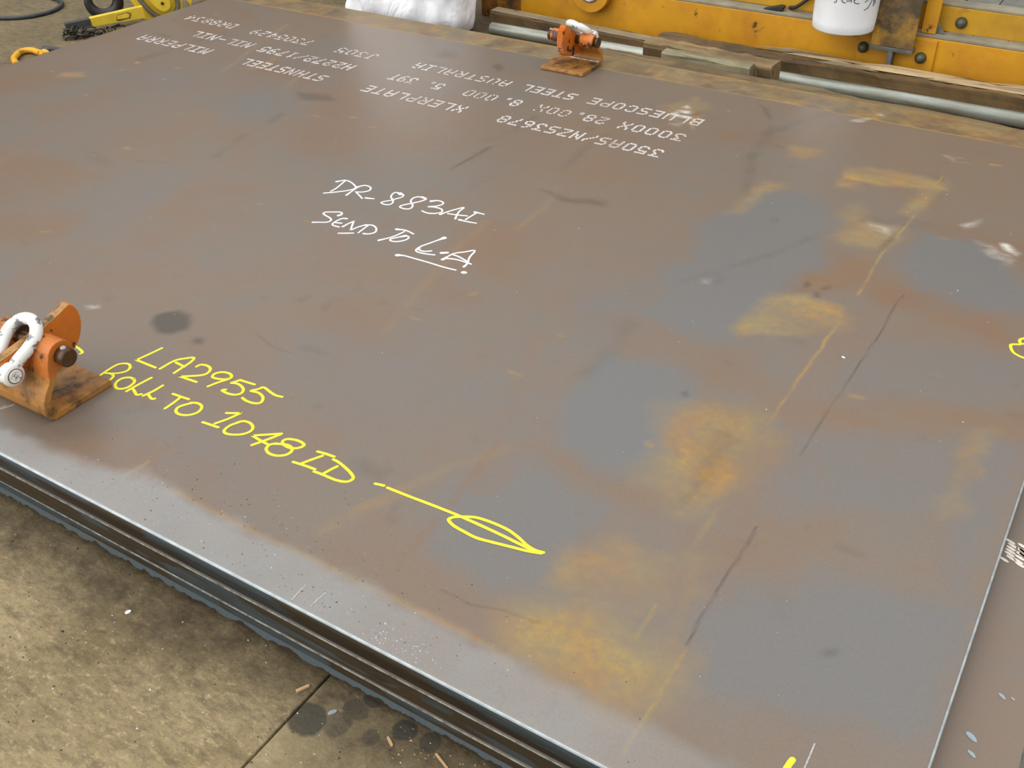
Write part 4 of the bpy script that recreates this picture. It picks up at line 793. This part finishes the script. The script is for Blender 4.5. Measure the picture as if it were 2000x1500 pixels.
o = timber('timber_baulk', 0, .70, .060, .075, .076, .062, M['wood_brown'], 1, .003, 24); o.location = (.935, 2.806, 0); o.rotation_euler = (0, 0, R(-.2))
me_t = MB(); me_t.box(0, .70, .004, .058, .0, .0012)
gt = me_t.build('dusty_top', M['wood_grey'], o); gt.location = (0, .002, .0765); gt.rotation_euler = (0, R(1.15), 0)
tag(o, 'dark brown timber with grey top lying behind the left end of the pipe', 'timber')
o2 = timber('timber_baulk', 0, 1.95, .088, .095, .076, .088, M['wood_brown'], 2, .007, 90); o2.location = (1.645, 2.814, 0); o2.rotation_euler = (0, 0, R(.1))
tag(o2, 'long split timber with pale splintered top behind the pipe, below the yellow frame', 'timber')
rr = random.Random(5)
for k in range(26):       # torn pale slivers standing proud of the split timber
    xs = .35+k*.06+rr.uniform(-.03, .03); ln = rr.uniform(.18, .5); y0 = rr.uniform(.012, .08); hh = rr.uniform(.004, .012); wd = rr.uniform(.006, .016)
    if xs+ln > 1.93: ln = 1.93-xs
    zt = .078+.011*xs/1.9+.002
    m = MB(); m.add([(xs, y0, zt), (xs+ln, y0+rr.uniform(-.01, .01), zt+.002), (xs+ln*.8, y0+wd, zt), (xs+.02, y0+wd, zt), (xs+ln*.3, y0+wd*.5, zt+hh), (xs+ln*.7, y0+wd*.5, zt+hh*.8)],
              [(0, 4, 3), (0, 1, 5, 4), (1, 2, 5), (2, 3, 4, 5), (0, 3, 2, 1)])
    m.build('splinter', M['wood_pale'] if k % 4 else M['wood_grey'], o2)
# block in front of the pipe
o = timber('timber_block', 0, .475, .085, .085, .118, .112, M['wood_tan'], 8, .004, 16); o.location = (1.690, 2.628, 0); o.rotation_euler = (0, 0, R(-2.2))
m = MB(); m.box(.002, .473, -.0012, .001, .002, .100); g = m.build('dark_face', M['wood_brown'], o)
tag(o, 'short tan timber block with dark front and notched ends against the pipe', 'timber')
o = timber('timber_board', 0, .315, .05, .05, .121, .118, M['wood_board'], 9, .002, 10); o.location = (1.795, 2.552, 0); o.rotation_euler = (0, 0, R(.8))
tag(o, 'short grey-green board lying against the front of the tan timber block', 'timber')
o = timber('timber_plank', 0, 1.85, .105, .06, .110, .098, M['wood_dirty'], 12, .004, 60); o.location = (1.60, 2.432, 0); o.rotation_euler = (0, 0, R(-.3))
tag(o, 'long weathered plank tight against the far edge of the plate', 'timber')

# yellow frame
FY = 2.965
fr = empty('gantry_base', (2.4, FY, 0), 0, label='dirty yellow welded steel frame with a post, standing behind the timbers', cat='machine base')
def fb(name, x0, x1, y0, y1, z0, z1, mat, bev=.003, **k):
    m = MB(); m.box(x0-2.4, x1-2.4, y0-FY, y1-FY, z0, z1); return m.build(name, mat, fr, bev, **k)
lb = fb('lower_beam', .98, 4.2, FY, FY+.012, .0, .176, M['frame'])
fb('beam_flange', .98, 4.2, FY, FY+.062, .1765, .186, M['dust'], .002, label='grey dusty top flange')
fb('beam_end', .79, .979, FY, FY+.05, 0, .19, M['frame_rust'], .004, label='rusted brown end of the beam')
fb('upper_beam', .79, 4.2, FY+.062, FY+.074, .1865, .268, M['frame_dark'])
fb('upper_flange', .79, 4.2, FY+.062, FY+.125, .2685, .277, M['dust'], .002)
fb('back_web', .79, 4.2, FY+.05, FY+.061, 0, .176, M['frame_dark'])
# post: I section, front flange towards the camera, standing on a stub beam whose sawn end shows
fb('post_flange', 2.395, 2.535, FY-.052, FY-.040, .142, 1.1, M['frame_grime'], .002, label='grimy front flange of the post')
fb('post_web', 2.458, 2.470, FY-.040, FY+.06, .142, 1.1, M['frame_dark'], .001)
fb('post_rear_flange', 2.395, 2.60, FY+.128, FY+.140, .02, 1.1, M['frame'], .002)
fb('stub_flange', 2.392, 2.536, FY-.053, FY-.001, .129, .1415, M['bluesteel'], .0015, label='sawn grey end of the stub beam')
fb('stub_web', 2.457, 2.473, FY-.052, FY-.001, .02, .129, M['bluesteel'], .001)
fb('stub_foot', 2.392, 2.536, FY-.045, FY-.001, .005, .0195, M['frame_grime'], .001)
fb('splice_plate', 2.345, 2.60, FY-.010, FY-.0005, .03, .172, M['frame'], .002)
fb('side_plate', 2.537, 2.583, FY+.01, FY+.0255, .187, 1.1, M['frame'], .002, label='clean yellow upright beside the post')
m = MB(); m.prism([(2.56-2.4, .187), (2.61-2.4, .187), (2.575-2.4, .232), (2.56-2.4, .232)], .027, .034, 'xzy'); m.build('gusset', M['bluesteel'], fr, .001)
def dome(x, y, z, r):
    m = MB(); m.lathe([(r*1.12, 0), (r*1.12, .004), (r, .006), (r*.95, .014), (r*.7, .022), (r*.25, .026)], (0, 0, 0), 'z', 14)
    o = m.build('bolt', M['bolt'], fr); o.location = (x-2.4, y-FY, z); o.rotation_euler = (R(90), 0, 0)
dome(2.365, FY-.011, .118, .017); dome(2.558, FY-.011, .112, .017); dome(2.648, FY+.061, .222, .017)
# lifting eye in front of the beam
m = MB(); seg = 40; ro, ri = .083, .046; V = []; F = []
for y in (-.014, .014):
    for r_ in (ri, ro):
        for k in range(seg):
            a = 2*math.pi*k/seg; V.append((r_*math.cos(a), y, r_*math.sin(a)))
for k in range(seg):
    k2 = (k+1) % seg
    F += [(k, k2, seg+k2, seg+k), (2*seg+k, 3*seg+k, 3*seg+k2, 2*seg+k2), (seg+k, seg+k2, 3*seg+k2, 3*seg+k), (k, 2*seg+k, 2*seg+k2, k2)]
m.add(V, F)
m.box(-.05, .05, -.013, .013, .07, .30)
lug = m.build('lifting_eye', M['frame'], fr, .002); lug.location = (1.315-2.4, -.030, .178)
m = MB(); m.lathe([(.0445, -.019), (.0445, .019), (.0365, .019), (.0365, -.019), (.0445, -.019)], (0, 0, 0), 'y', 40, caps=False); m.build('eye_bushing', M['weld'], lug, label='bright worn steel rim of the eye')
m = MB(); m.box(-.06, .06, -.012, .03, .30, .34); m.box(-.02, .02, .0135, .0295, .075, .30); m.build('eye_hanger', M['frame_dark'], lug)
# cable and wedge on the frame
m = MB(); m.tube(smooth_path([(2.07, FY+.055, .193), (2.10, FY+.04, .205), (2.15, FY+.052, .25), (2.2, FY+.05, .30), (2.3, FY+.052, .34), (2.36, FY+.05, .36)], 6), .0065, 10)
o = m.build('cable', M['black']); tag(o, 'short black cable leaning on the yellow beam left of the white bucket', 'cable')
m = MB(); m.prism([(0, 0), (.07, .002), (.075, .016), (.06, .018)], 0, .03, 'xzy'); o = m.build('wedge', M['black'], None, .002); o.location = (1.985, FY+.012, .1865)
tag(o, 'small black wedge on the flange of the yellow beam', 'wedge')
# shelf bracket and bucket
fb('shelf_bracket', 2.27, 2.37, FY-.15, FY-.0005, .1885, .196, M['frame_rust'], .001)
bk = empty('bucket', (2.305, FY-.095, .1965), label='scuffed white plastic bucket with handwriting, in front of the yellow frame', cat='bucket')
r0 = .099
prof = [(.02, 0.005), (r0-.008, .005), (r0-.005, 0), (r0-.001, .001), (r0+.001, .004), (r0+.003, .03), (r0+.009, .30), (r0+.015, .30), (r0+.015, .315), (r0+.006, .315), (r0-.003, .02), (.02, .012)]
MB().lathe(prof, (0, 0, 0), 'z', 48, caps=True).build('pail', M['plastic'], bk)
hb = MB(); hb.tube([(math.cos(a)*(r0+.022), math.sin(a)*(r0+.022)*.2-.02, .30-math.sin(a)*.1) for a in [math.pi*k/20 for k in range(21)]], .003, 8); hb.build('bail_handle', M['weld'], bk)
# handwriting wrapped on the pail: (s = metres round the wall to the right, z height)
def ink(mb, pts, a0=-math.pi/2-.35):
    P = smooth_path([(p[0], p[1], 0) for p in pts], 4); V = []
    mb.tube([((r0+.003+(p.y-.03)*.0222+.0006)*math.cos(a0+p.x/r0), (r0+.003+(p.y-.03)*.0222+.0006)*math.sin(a0+p.x/r0), p.y) for p in P], .0013, 6)
mb = MB()
for s_ in INK: ink(mb, [(p[0], p[1]-.007) for p in s_])
mb.build('handwriting', M['ink'], bk, label='handwritten word inside with a star scribble')

# sack
sk = empty('sack', (.665, 2.67, 0), R(4), label='full white woven sack standing beyond the far edge of the plate', cat='sack')
V = []; F = []; ns, nh = 72, 26; rs2 = random.Random(4)
for k in range(nh+1):
    t = k/nh; z = .52*t
    pr = (.80+.20*min(1, t*6)**.5) if t < .18 else 1.0
    pr *= 1-.22*max(0, (t-.55)/.45)**2
    for q in range(ns):
        a = 2*math.pi*q/ns; ex = math.copysign(abs(math.cos(a))**.72, math.cos(a)); ey = math.copysign(abs(math.sin(a))**.72, math.sin(a))
        fold = .008*math.sin(5*a+7*t+1.2*math.sin(9*t))+.005*math.sin(11*a-13*t)+.006*math.sin(3*a+21*t)+.004*math.sin(17*a+9*t)
        V.append(((.245*pr+fold)*ex, (.205*pr+fold)*ey, max(0, z+.006*math.sin(4*a+3*t)*(1 if t > .05 else 0))))
for k in range(nh):
    for q in range(ns): F.append((k*ns+q, k*ns+(q+1) % ns, (k+1)*ns+(q+1) % ns, (k+1)*ns+q))
F.append(tuple(range(ns))[::-1])
m = MB(); m.add(V, F, True); m.build('sack_body', M['sack'], sk)
m = MB(); m.tube([(.19*math.cos(a), .155*math.sin(a), .535+.02*math.sin(3*a)) for a in [2*math.pi*k/30 for k in range(30)]], .028, 8, True); m.build('rolled_mouth', M['sack'], sk)

# lumps left of the sack
o = timber('timber_offcut', 0, .15, .07, .07, .05, .055, M['olive'], 21, .004, 8); o.location = (.20, 2.80, 0); o.rotation_euler = (0, 0, R(20))
tag(o, 'olive grey timber offcut lying against the left side of the white sack', 'timber')
o = timber('timber_offcut', 0, .12, .09, .09, .07, .07, M['wood_brown'], 22, .003, 8); o.location = (-.02, 2.85, 0); o.rotation_euler = (0, 0, R(-8))
tag(o, 'dark brown timber offcut second to the left of the white sack', 'timber')

# ------------------------------------------------------------------ left end: chain hoist, ring, hose, strap
HO = (-.527, 2.132, 0)
er = Vector((.61, .79, 0)); nf = Vector((.79, -.61, 0))
hz = math.atan2(er.y, er.x)
h = empty('chain_hoist', HO, hz, label='yellow lever chain hoist with black hook lying beyond the left end of the plate', cat='hoist')
# local frame: x to the right as seen from the plate, -y towards the plate, z up
hk = [(.085, .135), (.072, .118), (.060, .096)] + [(.058*math.cos(R(a)), .078+.058*math.sin(R(a))) for a in range(10, -215, -15)] + [(-.048, .128), (-.03, .14)]
pts = smooth_path([(x, 0, z) for x, z in hk], 3); mN = len(pts)
m = MB(); m.tube(pts, [(.015+.010*math.sin(math.pi*min(1, (k/mN)*1.15))) for k in range(mN)], 14); m.build('hook', M['hook_black'], h)
m = MB(); m.tube(smooth_path([(.085, 0, .135), (.10, 0, .125), (.125, -.01, .10), (.15, -.02, .085)], 4), .012, 12); m.build('hook_shank', M['hook_black'], h)
m = MB(); m.prism([(-.035, .01), (-.02, .0), (.02, 0), (.03, .006), (.02, .012)], -.006, .006, 'xzy')
# body: tilted oval with rim, cover plate and screws
bd = Vector((.205, -.03, .105)); tl = R(-34)
def oval(a, b, n=32, p=.8):
    o_ = []
    for k in range(n):
        q = 2*math.pi*k/n; o_.append((math.copysign(abs(math.cos(q))**p, math.cos(q))*a, math.copysign(abs(math.sin(q))**p, math.sin(q))*b))
    return o_
ob = MB().prism(oval(.082, .135), -.03, .06, 'xzy').build('body', M['hoist'], h, .006); ob.location = bd; ob.rotation_euler = (0, -tl-R(62), 0)
ob.rotation_euler = (0, R(-28), 0)
m = MB(); m.tube([(x, -.036, z) for x, z in oval(.066, .112)], .010, 8, True); m.build('gear_rim', M['hoist_rim'], ob)
cv = MB().prism(oval(.036, .082), -.062, -.03, 'xzy').build('cover', M['hoist'], ob, .005)
for z in (-.045, .0, .045):
    m = MB(); m.lathe([(.0065, 0), (.0065, .004), (.004, .006)], (0, 0, 0), 'z', 10); s_ = m.build('screw', M['pin'], cv); s_.location = (0, -.0615, z); s_.rotation_euler = (R(90), 0, 0)
m = MB(); m.prism([(-.105, -.10), (-.075, -.13), (-.055, .10), (-.095, .12)], -.03, -.005, 'xzy'); m.build('side_plate', M['hoist'], ob, .003)
m = MB(); m.prism([(.085, -.13), (.115, -.10), (.105, .12), (.075, .10)], -.02, .01, 'xzy'); m.build('side_plate', M['hoist'], ob, .003)
m = MB(); m.lathe([(.010, 0), (.010, .008), (.006, .01)], (0, 0, 0), 'z', 12); s_ = m.build('bolt', M['bolt'], ob); s_.location = (-.083, -.031, .045); s_.rotation_euler = (R(90), 0, 0)
# lever
def ploc(x, y, z):     # world to hoist frame
    d = Vector((x, y, z))-Vector(HO); return Vector((d.dot(er), -d.dot(nf), d.z))
A_ = ploc(-.455, 1.995, .034); B_ = ploc(-.350, 2.180, .024); dv = (B_-A_); ang = math.atan2(dv.y, dv.x); ll = dv.length
lev = MB().prism([(0, -.019), (ll*.5, -.020), (ll*.62, -.022), (ll, -.024), (ll, .024), (ll*.7, .023), (ll*.5, .021), (0, .018)], -.012, .012, 'xzy').build('lever', M['hoist'], h, .003)
lev.location = A_; lev.rotation_euler = (0, R(-3), ang)
m = MB(); m.prism([(ll*.46, -.010), (ll*.5, -.014), (ll*.72, -.012), (ll*.76, .006), (ll*.7, .013), (ll*.5, .010)], -.0135, -.0118, 'xzy'); m.build('lever_recess', M['olive'], lev)
m = MB(); m.prism([(ll*.48, -.0075), (ll*.70, -.009), (ll*.73, .004), (ll*.68, .010), (ll*.5, .0075)], -.0145, -.0125, 'xzy'); m.build('lever_boss', M['hoist'], lev, .001)
m = MB(); m.prism([(-.098, -.0145), (-.094, -.0165), (.001, -.0175), (.001, .0165), (-.094, .0155), (-.098, .0135)], -.0135, .0135, 'xzy'); m.build('lever_grip', M['grip'], lev, .003)
# chain
lk = []
for k in range(20):
    a = 2*math.pi*k/20; lk.append((math.copysign(min(abs(.0165*math.cos(a)), .0165), math.cos(a))+(.005 if math.cos(a) > 0 else -.005), .0095*math.sin(a), 0))
lm = MB().tube(lk, .0036, 8, True).build('chain_link', M['chain'], h)
rc = random.Random(12)
path = [(-.455, 1.862), (-.437, 1.866), (-.452, 1.880), (-.432, 1.886), (-.415, 1.878), (-.436, 1.902), (-.416, 1.904), (-.398, 1.896), (-.432, 1.872), (-.412, 1.922), (-.395, 1.930), (-.404, 1.912),
        (-.386, 1.950), (-.376, 1.966), (-.390, 1.938), (-.366, 1.984), (-.356, 2.002), (-.346, 2.020), (-.372, 1.958), (-.336, 2.038), (-.42, 1.888), (-.444, 1.89)]
for k, (x, y) in enumerate(path):
    L = ploc(x, y, .006+.011*(k % 3)+(.01 if k > 19 else 0)); rt = (R(rc.choice((20, 70, 35, 88))), R(rc.uniform(-15, 15)), rc.uniform(0, 3.1))
    if k == 0: lm.location = L; lm.rotation_euler = rt
    else: part('chain_link', lm, h, L, rt)
# orange-yellow ring hook by the plate edge
rg = empty('lifting_ring', (-.335, 1.60, 0), 0, label='orange-yellow steel ring on the ground at the left end of the plate', cat='ring')
pts = smooth_path([(x+.335, y-1.60, .0125) for x, y in RING], 4, True)
MB().tube(pts, .0115, 12, True).build('ring_bar', M['ringp'], rg)
m = MB(); m.tube(smooth_path([(-.02+.0, .088, .012), (.0, .086, .014), (.03, .078, .012)], 4), [.013]*4+[.010]*5, 10); m.build('ring_collar', M['ringp'], rg)
o = MB().tube(smooth_path([(0, 0, .010), (.022, .012, .013), (.05, .03, .011), (.09, .06, .009)], 4), [.012, .014, .015, .015, .014, .013, .012, .011, .010, .009, .009, .008, .008], 10).build('swivel_shank', M['rubber'])
o.location = (-.385, 1.708, 0); tag(o, 'short black swivel shank on the ground just past the orange-yellow ring', 'shank')
# hose
pts = smooth_path([(x, y, .0085) for x, y in HOSE] + [(-1.2, 2.12, .0085), (-1.23, 1.98, .0085), (-1.15, 1.88, .0085)], 6, True)
o = MB().tube(pts, .0082, 12, True).build('hose', M['rubber']); tag(o, 'loop of black rubber hose lying on the bare concrete at the far left', 'hose')
# black webbing behind the hoist
st_ = MB()
pw = smooth_path([(-.37, 2.55, .02), (-.33, 2.50, .05), (-.27, 2.46, .09), (-.22, 2.47, .05), (-.17, 2.50, .012), (-.10, 2.52, .006)], 5)
V = []; F = []
for p in pw: V += [p+Vector((-.03, -.03, 0)), p+Vector((.03, .03, .0)), p+Vector((.03, .03, .004)), p+Vector((-.03, -.03, .004))]
for k in range(len(pw)-1):
    for q in range(4): F.append((k*4+q, k*4+(q+1) % 4, k*4+4+(q+1) % 4, k*4+4+q))
st_.add(V, F, True); o = st_.build('webbing_strap', M['black']); tag(o, 'black webbing strap on the ground to the right of the yellow hoist', 'strap')
o = timber('steel_offcut', 0, .30, .12, .12, .03, .03, M['hook_black'], 31, .001, 4); o.location = (-.30, 2.62, 0); o.rotation_euler = (0, 0, R(14))
tag(o, 'flat black offcut lying behind the webbing strap near the plate corner', 'offcut')

# ------------------------------------------------------------------ loose bits
def chip(name, loc, L, Wd, Hh, rz, mat, label, cat):
    rr = random.Random(int(loc[0]*1e4)); n_ = 8
    P = [(L/2*math.cos(2*math.pi*k/n_)*rr.uniform(.85, 1.1), Wd/2*math.sin(2*math.pi*k/n_)*rr.uniform(.85, 1.1)) for k in range(n_)]
    if L > 4*Wd: P = [(-L/2, -Wd/2), (L/2, -Wd/2*.8), (L/2*.96, Wd/2), (-L/2*.97, Wd/2)]
    o = MB().prism(P, 0, Hh, 'xyz').build(name, mat, None, Hh*.2); o.location = loc; o.rotation_euler = (0, 0, rz); return tag(o, label, cat)
chip('paint_chip', (2.113, -.065, .0), .0105, .006, .0022, R(70), M['chip'], 'single bright white chip on the brown concrete below the plate stack', 'chip')
chip('wood_stick', (2.448, -.033, 0), .021, .005, .004, R(62), M['stick'], 'pale orange wood chip beside the slab joint, left of the large dark stain', 'chip')
chip('wood_stick', (2.611, -.038, 0), .020, .005, .003, R(-30), M['stick'], 'pale wood sliver just below the darkest round stain near the plates', 'chip')
chip('wood_stick', (2.690, -.026, 0), .030, .0035, .003, R(-22), M['stick'], 'thin pale wood sliver nearest the bottom of the photo below the plates', 'chip')
chip('scale_flake', (2.511, -.042, 0), .014, .007, .002, R(55), M['bluechip'], 'blue-grey scale flake at the upper right rim of the large dark stain', 'flake')
for (x, y, s_, lab) in ((3.308, .393, .012, 'larger pale flake of the upper pair on the jutting strip of the middle plate'), (3.321, .396, .007, 'smaller pale flake of the upper pair on the jutting strip of the middle plate'),
                        (3.287, .307, .019, 'long pale flake on the jutting strip near the bottom right of the photo'), (3.293, .281, .013, 'pale flake lowest on the jutting strip at the bottom right of the photo')):
    chip('scale_flake', (x, y, T-.035), s_, s_*.45, .001, R(-35), M['bluechip'], lab, 'flake')
chip('paint_chip', (PX['chipA'][0], PX['chipA'][1], T), .0085, .004, .001, R(-20), M['chip'], 'small white sliver on the plate near the right scratch lines', 'chip')
def grit(name, mat, n_, fn, z, smin, smax, seed, label, cat):
    rr = random.Random(seed); m = MB()
    for _ in range(n_):
        x, y = fn(rr); s_ = rr.uniform(smin, smax)*(1 if rr.random() < .85 else 1.6); a = rr.uniform(0, 6.3)
        q = [(x+s_*math.cos(a+k*2.094), y+s_*math.sin(a+k*2.094)*rr.uniform(.6, 1), z) for k in range(3)]
        m.add(q+[(x, y, z+s_*.9)], [(0, 2, 1), (0, 1, 3), (1, 2, 3), (2, 0, 3)])
    return tag(m.build(name, mat), label, cat, kind='stuff')
def nearband(rr):
    x = rr.gauss(2.25, .28); y = abs(rr.gauss(0, .085))+.012; return min(max(x, 1.3), 3.1), y
def cluster(rr): return rr.gauss(2.59, .03), abs(rr.gauss(.02, .018))+.008
def anyw(rr): return rr.uniform(.6, 3.2), rr.uniform(.05, 1.9)
grit('steel_grit', M['gritm'], 240, nearband, T, .0006, .0013, 1, 'dark grinding grit scattered on the plate along its near edge', 'grit')
grit('bright_flakes', M['gritw'], 120, lambda r_: nearband(r_) if r_.random() < .5 else cluster(r_), T, .0006, .0013, 2, 'bright metal flakes scattered on the plate along its near edge', 'grit')
grit('bright_flakes', M['gritw'], 110, anyw, T, .0006, .0012, 3, 'bright metal flecks strewn thinly over the whole top plate', 'grit')
grit('gravel', M['gritm'], 260, lambda r_: (r_.uniform(1.2, 2.9), r_.uniform(-.45, .0)), 0, .0009, .0022, 4, 'dark specks of gravel on the concrete below the plate stack', 'grit')
grit('gravel', M['gritw'], 120, lambda r_: (r_.gauss(2.45, .3), r_.uniform(-.4, .0)), 0, .0008, .002, 5, 'pale specks of gravel on the concrete below the plate stack', 'grit')
grit('gravel', M['stick'], 46, lambda r_: (r_.gauss(2.69, .06), r_.gauss(-.03, .014)), 0, .0008, .0022, 6, 'pale wood crumbs on the concrete at the bottom edge near the plates', 'grit')
